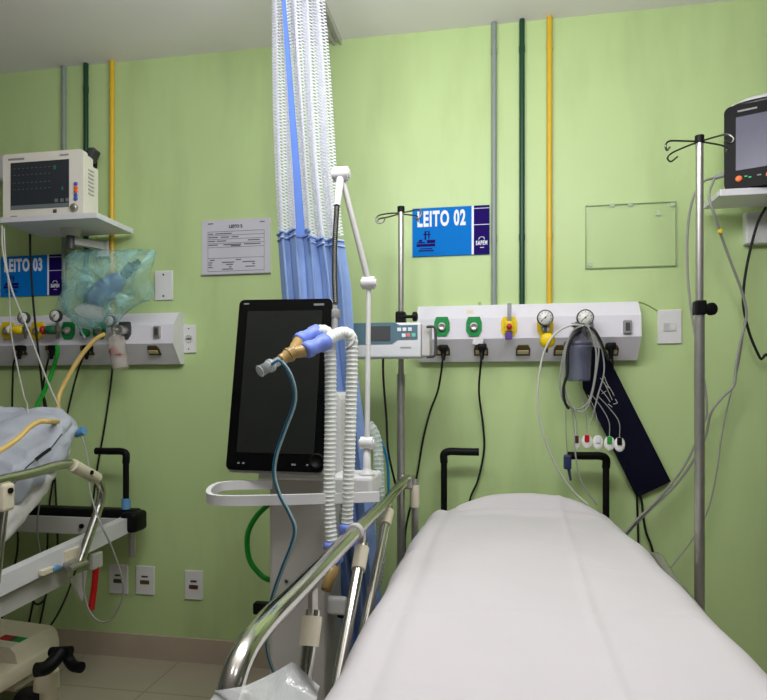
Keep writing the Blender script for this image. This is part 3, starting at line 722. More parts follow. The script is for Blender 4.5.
# base
bs = MB(); bs.box((vx, 1.80, .105), (.38, .42, .05), .02, None, 4); bs.build('base', m_lgrey, t)
for sx in (-1, 1):
    for sy in (-1, 1):
        c = Vector((vx + sx * .155, 1.80 + sy * .175, .04))
        k = MB().cyl((c.x - .014, c.y, c.z), (c.x + .014, c.y, c.z), .04, n=20).build('caster', m_rubber, t)
        MB().cyl((c.x, c.y, c.z), (c.x, c.y, .09), .011, n=10).build('caster_fork', m_grey, k)

# support arm for the circuit
t = thing('circuit_support_arm', 'white jointed support arm clamped on the ventilator tray', 'support arm', at(367, 484, 1.66))
base = at(367, 484, 1.63); j1 = at(367, 443, 1.63); j2 = at(368.8, 283, 1.63); j3 = at(341, 174, 1.60); g0 = at(337, 206, 1.56); g1 = at(335.5, 304, 1.50)
base.z = .961
MB().lathe([(.022, 0), (.022, .004), (.012, .010), (.010, .02), (.010, .085), (0, .085)], base, (0, 0, 1)).build('foot', m_white, t)
def joint(p, r=.017, L=.034, ax=(1, 0, 0), nm='elbow_joint'):
    ax = Vector(ax); mb = MB(); mb.cyl(p - ax * L / 2, p + ax * L / 2, r, n=20); mb.cyl(p - ax * (L / 2 + .004), p + ax * (L / 2 + .004), r * .6, n=16); return mb.build(nm, m_white, t)
joint(j1); joint(j2); joint(j3, .019, .04)
MB().cyl(j1, j2, .0072, .0062, 14).build('upright_rod', m_white, t)
MB().cyl(j2, j3, .0085, .0075, 14).build('upper_rod', m_lgrey, t)
MB().cyl(j3, g0, .0105, .0085, 14).build('drop_link', m_white, t)
mb = MB(); mb.corrugated([g0, at(335, 240, 1.54), at(334.5, 275, 1.52), g1], .0075, .0055, .0014, 10); mb.build('gooseneck', m_darksteel, t)
mb = MB(); cl = at(336, 314, 1.50); mb.box(cl, (.02, .02, .024), .004); mb.cyl(cl, at(335, 330, 1.49), .007, n=12); mb.tube(pts(((335, 330, 1.49), (345, 328, 1.485), (353, 333, 1.475), (354, 340, 1.45), (350, 346, 1.43), (346, 349, 1.43))), .0042, 8); mb.build('hose_hook', m_grey, t)

# breathing circuit
t = thing('breathing_circuit', 'white corrugated breathing circuit hanging in front of the ventilator screen', 'breathing hose', at(339, 545, 1.46))
hl_ = .0155
h1 = pts(((329, 341, 1.46), (330.5, 365, 1.46), (330.5, 420, 1.46), (329.5, 480, 1.46), (330, 520, 1.46), (332.5, 546, 1.46)))
h2 = pts(((352, 341, 1.47), (352, 365, 1.47), (350.5, 420, 1.47), (348.5, 480, 1.47), (347.5, 505, 1.475), (347, 528, 1.48)))
MB().corrugated(h1, hl_).build('hose', m_hose, t); MB().corrugated(h2, hl_).build('hose', m_hose, t)
b1 = pts(((313, 334, 1.43), (321, 330, 1.445), (327.5, 332, 1.458), (330.3, 339, 1.46), (330.5, 348, 1.46)))
b2 = pts(((322, 345, 1.40), (332, 337, 1.43), (342, 333, 1.455), (350, 335.5, 1.465), (352.5, 344, 1.47)))
MB().corrugated(b1, hl_ * .86, .009, .0012).build('hose_bend', m_hose, t); MB().corrugated(b2, hl_ * .98, .009, .0012).build('hose_bend', m_hose, t)
def cuff(a, b, r, m=m_cuff, nm='cuff'):
    a = Vector(a); b = Vector(b); L = (b - a).length
    return MB().lathe([(r * .78, 0), (r * .82, 0), (r, L * .12), (r, L * .3), (r * .9, L * .36), (r * .9, L * .6), (r * 1.06, L * .68), (r * 1.06, L * .94), (r * .9, L), (r * .7, L)], a, b - a, 22).build(nm, m, t)
cuff(at(304, 351, 1.36), at(328, 341, 1.41), .0195); cuff(at(297, 341, 1.39), at(319, 331, 1.45), .0175)
cuff(at(332, 541, 1.46), at(334, 563, 1.465), .022); cuff(at(347, 523, 1.48), at(348.5, 545, 1.485), .022)
y0 = at(280, 361, 1.33); y1 = at(292, 353, 1.35)
mb = MB(); mb.lathe([(.009, 0), (.0135, .004), (.0135, .016), (.0155, .020), (.0150, (y1 - y0).length + .006), (.010, (y1 - y0).length + .012)], y0, y1 - y0, 20)
mb.cyl(y1, at(305, 350.5, 1.365), .0135, .0150, 18); mb.cyl(y1, at(299, 340.5, 1.395), .0125, .0135, 18); mb.lathe([(.0135, -.003), (.0175, -.002), (.0175, .003), (.0135, .004)], y0.lerp(y1, .75), y1 - y0, 20); mb.build('wye_piece', m_gold, t, label='amber wye connector')
mb = MB(); c0 = at(259.5, 371.5, 1.29); c1 = at(279, 361, 1.33); L = (c1 - c0).length
mb.lathe([(.009, .002), (.0125, 0), (.0125, L * .45), (.0155, L * .5), (.0155, L * .62), (.0105, L * .66), (.0105, L), (.006, L)], c0, c1 - c0, 20); mb.build('patient_connector', m_clear, t)
mb = MB()
for f in (0.02, .45, .64): mb.lathe([(.0128, -.0012), (.014, 0), (.0128, .0012)], c0 + (c1 - c0) * f, c1 - c0, 20)
mb.build('connector_ring', M('clear_ring', (210, 216, 216), .2, alpha=.8), t)
# sampling tube
sp = pts(((272, 364, 1.30), (280, 361, 1.28), (288, 372, 1.29), (293.5, 388, 1.31), (293, 405, 1.33), (284, 430, 1.36), (275.5, 455, 1.38), (273.5, 475, 1.39), (279, 495, 1.40), (288, 512, 1.41), (294, 528, 1.42), (291, 545, 1.43), (281, 570, 1.45), (271, 600, 1.48), (266.5, 630, 1.52), (267, 652, 1.55), (275, 675, 1.58), (291, 696, 1.62)))
t = thing('sampling_tube', 'thin teal sampling tube trailing from the wye down the ventilator column', 'tube', sp[-1])
MB().tube(sp, .0033, 8, 6).build('teal_tube', m_teal, t)
MB().tube([p + Vector((.0055, -.003, 0)) for p in sp[1:]], .0026, 8, 6).build('clear_tube', m_tealclear, t)
# second corrugated tube hanging behind the arm
MB().corrugated(pts(((368, 424, 1.78), (374, 432, 1.78), (378, 450, 1.78), (380, 500, 1.78), (381, 540, 1.78), (378, 580, 1.80), (370, 590, 1.82))), .016, .013).solo('corrugated_tube', m_hose2, 'clear corrugated tube hanging behind the white support arm', 'breathing hose')
MB().tube(pts(((372, 438, 1.85), (381, 442, 1.86), (387, 460, 1.87), (388.5, 485, 1.87), (388, 520, 1.87), (380, 560, 1.85), (371, 620, 1.84), (370, 680, 1.84))), .0045).solo('oxygen_tube', m_teal, 'thin teal tube hanging between support arm and infusion stand', 'tube')
MB().tube(pts(((270, 503, 1.86), (256, 517, 1.86), (247.5, 535, 1.86), (249, 558, 1.86), (258, 572, 1.86), (270, 580, 1.86), (300, 585, 1.92), (335, 560, 1.92), (338, 525, 1.88), (336, 500, 1.87))), .0085, 10).solo('green_hose', m_gtube, 'bright green hose looping behind the ventilator column', 'hose')
q0 = at(333, 566, 1.44); q1 = at(326, 590, 1.40)
MB().lathe([(.012, 0), (.016, .004), (.016, .03), (.013, .036), (.013, (q1 - q0).length), (0.009, (q1 - q0).length), (.009, (q1 - q0).length - .004)], q0, q1 - q0, 20).build('hose_end', m_gold, bpy.data.objects['breathing_circuit'], label='amber hose end below the cuff')

# ------------------------------------------------------------------ bed 02
RX = -.305
bx, bw = .10, .365
t = thing('hospital_bed', 'hospital bed with chrome side rail under the white sheet', 'bed', (bx, 1.45, 0))
BED = t
fr = MB()
for x in (bx - .33, bx + .33): fr.box((x, 1.42, .50), (.04, 1.96, .07), .006)
for y in (.48, 1.2, 2.0, 2.36): fr.box((bx, y, .50), (.66, .04, .06), .006)
fr.box((bx, 1.42, .545), (.70, 1.92, .02), .004)
fr.build('frame', m_cream, t)
MB().box((bx, 2.42, .52), (.74, .04, .09), .015, None, 4).build('head_bumper', m_black, t)
un = MB(); un.box((bx, 1.42, .20), (.44, 1.5, .06), .01)
for y in (.9, 1.95): un.cyl((bx, y, .2), (bx, y, .48), .05, n=18)
un.build('undercarriage', m_cream, t)
for sx in (-1, 1):
    for y in (.75, 2.1):
        c = Vector((bx + sx * .24, y, .065)); k = MB().cyl((c.x - .02, y, c.z), (c.x + .02, y, c.z), .065, n=22).build('caster', m_rubber, t)
        MB().box((c.x, y, .15), (.06, .06, .08), .01).build('caster_fork', m_grey, k)
def push_handle(pts_, vb, parent):
    g = MB(); c = catmull(pts_, 8); g.sweep(c, .015, 12); o = g.build('push_handle', m_black, parent)
    MB().cyl(vb[0], vb[1], .0125, n=12).build('handle_post', m_black, o)
for (hx, vx_) in ((479, 444), (567, 606)):
    e0 = at(hx, 452 if hx < 500 else 455.5, 2.45); e1 = at(vx_, 452 if hx < 500 else 455.5, 2.45); z = e0.z; e1.z = z
    s = 1 if e1.x > e0.x else -1
    p4 = Vector((e1.x, 2.45, z - .045))
    push_handle([e0, e0.lerp(e1, .5), e1 + Vector((-s * .02, 0, 0)), e1 + Vector((0, 0, -.012)), p4], (p4 + Vector((0, 0, .01)), Vector((e1.x, 2.45, .50))), t)
# chrome rail on the left side of the bed
top = [atx(405, 479, RX), atx(300, 588, RX), atx(255, 641, RX)]
zr = top[1].z
y_h = top[0].y
print('rail', [tuple(round(c, 3) for c in p) for p in top])
path = [Vector((RX, 2.27, zr + .0)), Vector((RX, 1.8, zr)), Vector((RX, 1.3, zr)), Vector((RX, .95, zr)), Vector((RX, top[2].y + .03, zr)), Vector((RX, top[2].y - .045, zr - .012)), Vector((RX, top[2].y - .085, zr - .05)), Vector((RX, top[2].y - .11, zr - .13)), Vector((RX, top[2].y - .115, .55))]
rl = MB().tube(path, .0165, 16, 8).build('side_rail', m_chrome, t)
def post(p_top, p_bot, sl=.3):
    d = p_bot - p_top
    o = MB().cyl(p_top, p_bot, .0125, n=16).build('rail_post', m_chrome, rl)
    MB().cyl(p_top + d * .03, p_top + d * sl, .0175, .0165, 16).build('post_sleeve', m_cream, rl)
    MB().box(p_top + Vector((0, 0, .012)), (.010, .03, .05), .002).build('post_bracket', m_steel, rl)
for (a, b) in (((313, 610), (303, 700)), ((363, 543), (345, 642)), ((389, 507), (378, 562))):
    pt = atx(a[0], a[1], RX + .004); pb = atx(b[0], b[1], RX + .004)
    d = (pb - pt).normalized(); k = (.50 - pt.z) / d.z
    post(pt, pt + d * k, .17 if a[1] > 600 else (.15 if a[1] > 520 else .12))
mb = MB(); q = atx(341, 530, RX) if False else Vector((RX, 1.30, zr)); mb.cyl((RX, 1.36, zr), (RX, 1.385, zr), .0195, n=16); mb.build('rail_collar', m_lgrey, rl)
qs = Vector((RX, .60, zr - .07)); 
mb = MB(); mb.cyl((RX, path[-2].y - .0, zr - .10), (RX, path[-1].y, zr - .2), .023, n=16); mb.build('post_sleeve', m_cream, rl)
# head end clamp and cream sleeve by the stand
mb = MB(); mb.box((RX, 2.25, zr - .01), (.05, .06, .045), .008); mb.cyl((RX + .03, 2.25, zr - .0), (RX + .03, 2.25, .50), .0125, n=14); mb.build('stand_clamp', m_steel, t)
MB().cyl((RX + .03, 2.25, zr - .02), (RX + .03, 2.25, zr - .10), .018, n=14).build('clamp_sleeve', m_cream, t)

MB().tube([(bx + .395, 2.10, .52), (bx + .395, 2.07, .64), (bx + .395, 1.98, .685), (bx + .395, 1.8, .66), (bx + .395, 1.0, .60), (bx + .395, .8, .58), (bx + .395, .74, .52)], .0145, 12).build('side_rail', m_steel, t)
for y in (1.0, 1.9): MB().box((bx + .37, y, .535), (.07, .05, .06), .006).build('rail_bracket', m_steel, t)
# white sheet
def sheet_fn(u, v):
    # u across (0 left hem .. 1 right hem), v along from head (0) to foot (1)
    y = 2.385 - v * 1.93
    # crest of the pillow-less head end
    hump = .072 * math.exp(-((y - 2.325) / .06) ** 2) + .020 * math.exp(-((y - 2.195 + .01 * noise.noise(Vector((u * 9, 0, 0)))) / .025) ** 2)
    endr = min(1, max(0, (2.385 - y) / .11)); endk = math.sqrt(max(0, 1 - (1 - endr) ** 2))
    ztop_ = .742
    hang = .54
    R = .085
    half = bw * (.90 + .10 * min(1, (2.40 - y) / .5) ** .6)
    # profile length: hang, arc, flat, arc, hang
    Lh = ztop_ - R - hang; La = R * PI / 2; Lf = 2 * (half - R); tot = 2 * (Lh + La) + Lf
    s = u * tot
    if s < Lh: x, z, nx, nz = -half, hang + s, -1, 0
    elif s < Lh + La: a = (s - Lh) / R; x, z, nx, nz = -half + R - R * math.cos(a), ztop_ - R + R * math.sin(a), -math.cos(a), math.sin(a)
    elif s < Lh + La + Lf: x, z, nx, nz = -half + R + (s - Lh - La), ztop_, 0, 1
    elif s < Lh + 2 * La + Lf: a = (s - Lh - La - Lf) / R; x, z, nx, nz = half - R + R * math.sin(a), ztop_ - R + R * math.cos(a), math.sin(a), math.cos(a)
    else: x, z, nx, nz = half, ztop_ - R - (s - Lh - 2 * La - Lf), 1, 0
    side = max(0, min(1, (ztop_ - z) / .15))
    cross = max(0, 1 - (x / half) ** 2) ** .45
    z += hump * max(0, 1 - ((x - .02) / .25) ** 2) ** .7 * (1 - side) + .012 * math.exp(-((y - 2.27) / .03) ** 2) * cross * (1 - side) + .014 * cross * (1 - side)
    d = .007 * noise.noise(Vector((x * 3, y * 3, 1))) - .012 * math.exp(-((x + half - .085) / .022) ** 2) + .006 * (.3 - abs(noise.noise(Vector((x * 4 + y, y * 2.2 - x, 8))))) + .0035 * noise.noise(Vector((x * 9 + y * 2, y * 5, 4)))
    # a few long creases along and across
    d += .004 * math.exp(-((x - .11 + .03 * math.sin(y * 2)) / .010) ** 2) * (1 - side)
    d -= .004 * math.exp(-((y - 1.25 - .12 * x + .02 * noise.noise(Vector((x * 6, 0, 0)))) / .010) ** 2) * (1 - side)
    d += .005 * math.exp(-((y - 1.62 + .25 * x) / .012) ** 2) * max(0, noise.noise(Vector((x * 4, 3, 0)))) * 2
    d += .007 * side * math.sin(y * 17 + 3 * noise.noise(Vector((y * 3, 0, 0)))) - side * .012 * (v < .04)
    x += nx * d; z += nz * d
    z = hang - .02 + (z - hang + .02) * (.35 + .65 * endk) if endr < 1 else z
    return Vector((bx + x, y, z))
mb = MB(); mb.grid(sheet_fn, 150, 190); NUg, NVg = 150, 190
# close the ends and underside so the body is solid
first = [i for i in range(NUg + 1)]; last = [NVg * (NUg + 1) + i for i in range(NUg + 1)]
for row in (first, last):
    mb.f.append(list(row)); mb.sm.append(False)
mb.f.append([0] + [j * (NUg + 1) for j in range(1, NVg + 1)] + [NVg * (NUg + 1) + NUg] + [j * (NUg + 1) + NUg for j in range(NVg - 1, -1, -1)]); mb.sm.append(False)
mb.solo('bed_sheet', m_sheet, 'plain white sheet stretched over the mattress of the near bed', 'bed sheet')

# plastic film at the foot of the rail
def film(u, v):
    l = at(208 + 108 * u, 705, .66); tz = at(208 + 108 * u, 698 - 22 * max(0, 1 - abs(u - .68) / .42) ** 1.1 - 3 * math.sin(9 * u), .66)
    p = l.lerp(tz, v); p.y += .06 * (v - .5) + .015 * math.sin(7 * u + 4 * v) - .16 * u * 0
    if v == 0: p.z -= .10
    return p
MB().grid(film, 24, 8).solo('plastic_bag', m_film, 'translucent plastic bag corner peaking beside the chrome rail', 'plastic bag')

# ------------------------------------------------------------------ infusion stand on bed + pump
t = thing('infusion_stand', 'thin infusion stand at the head corner of the near bed', 'drip stand', at(404, 525, 2.26))
pz = at(401, 210, 2.26); sx_ = pz.x
MB().cyl((sx_, 2.26, .50), (sx_, 2.26, 1.25), .0155, n=16).build('lower_pole', m_steel, t)
MB().cyl((sx_, 2.26, 1.2), (sx_, 2.26, pz.z), .0105, n=16).build('upper_pole', m_steel, t)
MB().cyl((sx_, 2.26, pz.z - .008), (sx_, 2.26, pz.z + .012), .0135, n=16).build('pole_cap', m_black, t)
for l in (((399, 213, 2.26), (388, 213.5, 2.24), (379, 215.5, 2.22), (375.5, 219, 2.215), (378, 223, 2.215), (383, 222, 2.215), (385, 218, 2.22)), ((399, 214, 2.26), (388, 217, 2.28), (379, 219, 2.30), (377, 222, 2.30)), ((401, 213, 2.26), (411, 211, 2.25), (419, 209.5, 2.24), (421.5, 214, 2.235), (418, 219.5, 2.235), (415, 218, 2.24)), ((401, 214, 2.26), (410, 215, 2.28), (417, 216.5, 2.30), (418.5, 222, 2.30))):
    MB().tube(pts(l), .0028, 8).build('hook', m_darksteel, t)
q = at(401.5, 318, 2.26)
t2 = thing('infusion_pump', 'white and teal infusion pump clamped on the thin infusion stand', 'infusion pump', q + Vector((0, 0, -.15)))
mb = MB(); mb.box((sx_, 2.26, q.z), (.036, .05, .045), .006); mb.build('pole_clamp', m_black, t2)
mb = MB(); kx = at(415, 316.5, 2.24); mb.cyl((sx_, 2.24, kx.z), (kx.x, 2.24, kx.z), .006, n=12); mb.lathe([(.010, 0), (.017, .003), (.017, .016), (.010, .02), (0, .02)], (kx.x - .010, 2.24, kx.z), (1, 0, 0)); mb.build('clamp_knob', m_black, t2)
a = at(346, 323.5, 2.14); b = at(421, 357.5, 2.14)
w = b.x - a.x; h = a.z - b.z; X = Matrix.Translation((a.x, 2.14, b.z))
MB().box(X @ Vector((w / 2, .045, h / 2)), (w, .09, h), .008, None, 4).build('pump_case', m_pump, t2)
MB().prism([(.0, h * .40), (w * .62, h * .40), (w * .70, h * .52), (w * .955, h * .52), (w * .955, h * .92), (w * .72, h * .92), (w * .66, h * 1.0), (0, h * 1.0)], -.003, .004, X).build('control_face', m_pumpteal, t2)
MB().prism([(w * .30, h * .48), (w * .60, h * .48), (w * .60, h * .90), (w * .30, h * .90)], -.0045, .002, X).build('screen', m_dgrey, t2)
for i, xx in enumerate((.715, .785, .855)): MB().box(X @ Vector((w * xx, -.0035, h * .80)), (w * .05, .003, h * .10), .001).build('key', m_signwhite, t2)
for xx, mt in ((.775, m_signwhite), (.835, M('salmon_key', (222, 120, 110), .4)), (.905, M('mint_key', (120, 200, 180), .4))): MB().box(X @ Vector((w * xx, -.0035, h * .63)), (w * .05, .003, h * .10), .001).build('key', mt, t2, label='coloured key')
MB().box(X @ Vector((w * .80, -.001, h * .29)), (w * .14, .002, h * .03)).build('faint_marking', m_grey, t2)
c0 = X @ Vector((w, .0, 0))
mb = MB(); mb.box(c0 + Vector((.016, .045, h * .5)), (.03, .08, h * .92), .005); mb.build('side_block', m_lgrey, t2)
hb = [at(427, 327, 2.13), at(434, 327, 2.12), at(435.5, 332, 2.12), at(435.5, 350, 2.12), at(434, 356, 2.12), at(427, 357, 2.13)]
MB().tube(hb, .0048, 10, 6).build('door_handle', m_dgrey, t2)

# ------------------------------------------------------------------ right infusion stand
dR = 1.92
t = thing('infusion_stand', 'tall steel infusion stand at the right of the near bed', 'drip stand', (at(699.5, 400, dR).x, dR, 0))
px_ = at(699.5, 400, dR).x; zt = at(699.5, 140, dR).z
MB().cyl((px_, dR, .12), (px_, dR, at(700, 312, dR).z), .0138, n=18).build('lower_pole', m_steel, t)
MB().cyl((px_, dR, 1.3), (px_, dR, zt), .0105, n=18).build('upper_pole', m_steel, t)
MB().cyl((px_, dR, zt - .01), (px_, dR, zt + .012), .0125, n=16).build('pole_cap', m_black, t)
for l in (((699, 141.5, dR), (683, 141, dR - .05), (670, 141, dR - .09), (665.5, 145, dR - .1), (667, 150, dR - .1), (670, 147, dR - .1)), ((699, 141.5, dR), (685, 147, dR + .04), (672, 153, dR + .08), (667.5, 158, dR + .09), (671, 161.5, dR + .09), (677.5, 156.5, dR + .09)), ((700, 141.5, dR), (715, 137, dR - .05), (727, 134.5, dR - .09), (733.5, 138.5, dR - .1), (731, 143, dR - .1), (724, 141, dR - .1)), ((700, 141.5, dR), (712, 143.5, dR + .04), (722, 145.5, dR + .08), (727, 148.5, dR + .09), (726, 152, dR + .09))):
    MB().tube(pts(l), .0028, 8).build('hook', m_darksteel, t)
c = at(698.5, 308, dR)
MB().box((px_, dR, c.z), (.031, .036, .042), .005).build('height_clamp', m_black, t)
k = at(710, 309.5, dR)
mb = MB(); mb.cyl((px_, dR, k.z), (k.x, dR - .01, k.z), .006, n=10); mb.lathe([(.012, -.008), (.018, -.005), (.018, .005), (.012, .008), (0, .008)], (k.x, dR - .01, k.z), (.4, -1, 0)); mb.build('clamp_knob', m_black, t)
MB().cyl((px_, dR, .10), (px_, dR, .16), .03, n=18).build('base_hub', m_grey, t)
for k in range(5):
    a = 2 * PI * k / 5 + .3; e = Vector((px_ + .26 * math.cos(a), dR + .26 * math.sin(a), .075))
    o = MB().tube([(px_, dR, .13), Vector((px_, dR, .12)).lerp(e, .5) + Vector((0, 0, .012)), e], .012, 10).build('base_leg', m_steel, t)
    MB().lathe([(0, -.010), (.030, -.010), (.030, .010), (0, .010)], (e.x, e.y, .0302), (math.sin(a), -math.cos(a), 0), 16).build('caster', m_rubber, o)
    MB().cyl((e.x, e.y, .03), (e.x, e.y, .08), .006, n=8).build('caster_stem', m_steel, o)

# ------------------------------------------------------------------ blood pressure cuff
q = [at(594, 344, D - .075), at(606, 352, D - .06), at(671, 481.5, D - .02), at(637, 497.5, D - .02), at(583, 388, D - .05), at(581, 352, D - .075)]
t = thing('blood_pressure_cuff', 'navy blood pressure cuff hanging slanted beneath the wall panel', 'blood pressure cuff', at(652, 490, D - .015))
n = len(q); mb = MB(); th = Vector((0, .010, 0))
mb.add(q + [p + th for p in q], [list(range(n)), list(range(n, 2 * n))[::-1]] + [[i, i + n, (i + 1) % n + n, (i + 1) % n] for i in range(n)]); mb.build('cuff_body', m_navy, t)
mb = MB(); bo = Vector((0, -.004, 0))
def onq(px, py): return at(px, py, D - .064 + (py - 352) * .00030) + bo
for l in (((600, 378), (604, 383), (608, 391), (612, 400)), ((604, 376), (607, 384), (611, 390), (614, 396)), ((597, 384), (601, 390), (606, 396), (610, 402)), ((606, 386), (609, 388)), ((601, 394), (606, 391)), ((613, 404), (617, 403), (615, 399)), ((608, 404), (612, 407))): mb.tube([onq(*p) for p in l], .0016, 5, 4)
mb.build('white_print', m_lgrey, t)
MB().tube([at(639, 492, D - .024), at(642, 503, D - .02), at(643, 515, D - .02), at(646, 532, D - .02), at(651, 545, D - .02), at(655, 560, D - .03)], .0045, 8).build('cuff_tube', m_rubber, t)

# ECG leads
t = thing('ecg_cable', 'grey ECG cable looped over the suction regulator with five lead clips', 'cable', at(598, 445, D - .16))
dE = D - .185
mb = MB()
mb.tube(pts(((585, 324, D - .16), (575, 330, dE), (566, 345, dE), (561, 368, dE), (560, 385, dE), (563, 400, dE), (572, 408, dE), (582, 408, dE), (590, 398, dE), (595, 375, dE), (596, 350, dE), (590, 330, dE), (585, 325, D - .165))), .0034)
mb.tube(pts(((585, 325, D - .165), (572, 332, dE - .01), (565, 355, dE - .01), (564, 380, dE - .01), (568, 400, dE - .01), (578, 412, dE - .01), (587, 408, dE - .01), (593, 390, dE - .01), (598, 360, dE - .01), (598, 345, dE - .01), (591, 328, dE), (584, 323, D - .16))), .003)
mb.tube(pts(((586, 324, D - .16), (594, 332, dE), (602, 350, dE), (604, 372, dE), (598, 395, dE), (593, 415, dE), (590, 425, dE))), .0028)
mb.build('cable_loop', m_gcable, t)
for (px, py, mt, lb, x0) in ((577, 436, M('brown_lead_tab', (70, 36, 34), .5), 'dark brown tabbed clip', 566), (587, 435, m_red, 'red tabbed clip', 580), (598, 436, m_white, 'white tabbed clip', 588), (609.5, 437, M('green_lead_tab', (40, 150, 60), .5), 'green tabbed clip', 592), (619.5, 438, m_black, 'black tabbed clip', 597)):
    MB().tube(pts(((x0, 395, dE), ((x0 + px) / 2 + 1, 408, dE + .005), (px - .5, 422, dE + .01), (px, py, dE + .012))), .0017, 6).build('lead_wire', m_gcable, t)
    c = at(px, py + 6.5, dE + .012)
    o = MB().ellipsoid(c, (.0195 if px > 580 else .012, .006, .027)).build('lead_clip', m_dial, t, label=lb)
    MB().box(c + Vector((-.001, -.006, .012)), (.017 if px > 580 else .013, .008, .028), .003).build('clip_tab', mt, o)
# pressure hose: black loop + pale hose
MB().tube(pts(((583, 329, D - .15), (574, 336, dE - .015), (568, 350, dE - .02), (567.5, 372, dE - .02), (563.5, 388, dE - .02), (565, 402, dE - .02), (569, 409, dE - .02))), .005, 10).solo('black_hose', m_rubber, 'short black hose hanging from the suction gauge over the jar', 'hose')
MB().tube(pts(((586, 326, D - .15), (594, 330, dE - .018), (600, 340, dE - .018), (605, 352, dE - .018), (609, 360, dE - .015))), .005, 10).solo('black_hose', m_rubber, 'short black hose bending from the suction gauge to the navy cuff', 'hose')
MB().tube(pts(((583, 326, D - .17), (572, 325, dE), (556, 333, dE), (544, 352, dE), (538.5, 380, dE), (538, 410, dE), (545, 440, dE + .01), (557, 468, dE + .02), (572, 490, dE + .02), (588, 505, dE + .0))), .0038).solo('pale_tube', m_lcable, 'pale tube sweeping from the suction gauge down to the sheet', 'tube')
MB().tube(pts(((572, 408, dE), (574, 430, dE), (575, 450, dE - .02), (579, 475, dE - .02), (586, 490, dE - .02), (597, 505, dE - .02))), .0026).solo('pale_tube', m_gcable, 'thin grey wire passing behind the right push handle to the sheet', 'tube')
# SpO2 clip on the right push handle
p = at(567.5, 462, 2.43)
t = thing('finger_sensor', 'navy finger sensor clipped on the right push handle', 'sensor', p + Vector((0, 0, -.05)))
MB().box(p, (.028, .026, .055), .006).build('sensor_body', M('navy_plastic', (40, 50, 92), .4), t)
MB().cyl(p + Vector((.004, 0, -.022)), p + Vector((.012, 0, -.07)), .007, .004, 10).build('strain_relief', M('navy_rubber', (48, 60, 100), .5), t)
MB().tube([p + Vector((0, 0, .025)), at(566, 430, D - .15), at(566, 400, D - .17)], .0015, 6).build('sensor_wire', m_gcable, t)

# ------------------------------------------------------------------ power cords
def cord(l, r, label, plug=True, name='power_cord', mat=None, cat='cord', first=None, drop=None):
    c = pts(l)
    if first is not None: c = [first] + c
    if drop is not None: e = c[-1]; c = c + [Vector((e.x + drop * .5, max(e.y, D - .06) if e.y > 2.44 else 2.48, .28)), Vector((e.x + drop, D - .06, .03)), Vector((e.x + drop * 2.5, D - .08, .0065))]
    t = thing(name, label, cat, c[-1])
    MB().tube(c, r, 8).build('cable', mat or m_rubber, t)
    if plug:
        a = c[0]; mb = MB(); mb.box(a + Vector((0, .006, .004)), (.036, .032, .026), .006); mb.cyl(a + Vector((0, 0, -.004)), a + Vector((0, -.004, -.045)), .013, .006, 12); mb.build('plug', m_black, t)
    return t
pd = D - .112
cord(((443.5, 349, pd), (442.5, 362, pd - .01), (438, 390, D - .06), (430, 412, D - .03), (423, 440, D - .02), (418, 470, D - .02), (412, 500, D - .03), (405, 540, D - .03)), .0042, 'black power cord plugged in the panel socket by the infusion pump', drop=.03)
cord(((482, 348, pd), (481, 362, pd - .01), (479, 392, D - .05), (483, 425, D - .02), (484, 450, D - .014), (478, 480, D - .014), (470, 500, D - .02), (465, 540, D - .02)), .0042, 'black power cord passing behind the left push handle of the near bed', drop=.03)
cord(((611, 347, pd), (612.5, 362, pd), (613, 375, D - .03), (613, 385, D - .022), (618, 410, D - .016), (628, 440, D - .012), (634, 470, D - .010), (637, 500, D - .010)), .0042, 'black power cord plugged in the panel and running behind the navy cuff', drop=.03)
cord(((383, 357, 2.18), (383.5, 380, 2.2), (386.5, 420, 2.22), (388, 450, 2.22), (394, 478, 2.26), (400, 500, 2.30)), .0042, 'black cord dropping from under the infusion pump', False)
cord(((20, 349, pd), (14, 362, pd - .01), (12.5, 385, D - .05), (12, 410, D - .03), (10, 470, D - .02), (18, 540, D - .02)), .0042, 'black power cord plugged in the leftmost visible socket of left panel', drop=-.10)
cord(((52, 349, pd), (47, 365, pd - .01), (43, 390, D - .05), (46, 405, D - .03), (52, 440, D - .02), (56, 500, D - .02), (57, 560, D - .02)), .0042, 'black power cord plugged in beside the green tube', drop=-.10)
cord(((87, 349, pd), (80, 365, pd - .01), (74, 385, D - .04), (67, 415, D - .03), (62, 440, D - .02), (50, 500, D - .02), (46, 560, D - .02)), .0042, 'black power cord plugged in above the yellow tube', drop=-.10)
cord(((113, 362, D - .03), (110, 390, D - .015), (104, 430, D - .012), (97, 470, D - .012), (92, 510, D - .012), (90, 520, D - .02), (74, 575, D - .1), (60, 610, D - .2), (42, 638, D - .34)), .0042, 'black cord running from behind the suction jar to the floor unit', False)
cord(((30, 234, 2.38), (30.5, 260, 2.40), (33, 300, 2.395), (37, 340, 2.39), (41, 375, 2.42), (43, 395, D - .06), (45, 410, D - .05)), .0045, 'black cord hanging from the left monitor shelf across the bed sign', False)
cord(((766, 207, 2.42), (757, 225, 2.44), (748, 260, 2.46), (743.5, 290, 2.47), (744, 310, 2.47), (750, 335, 2.48), (760, 358, 2.49), (772, 380, 2.5)), .005, 'black cord drooping from the right monitor shelf', False, drop=.10)
cord(((28, 592, D - .3), (36, 604, D - .3), (44, 600, D - .3), (48, 588, D - .28)), .0042, 'short black cord loop under the left bed beam', False)
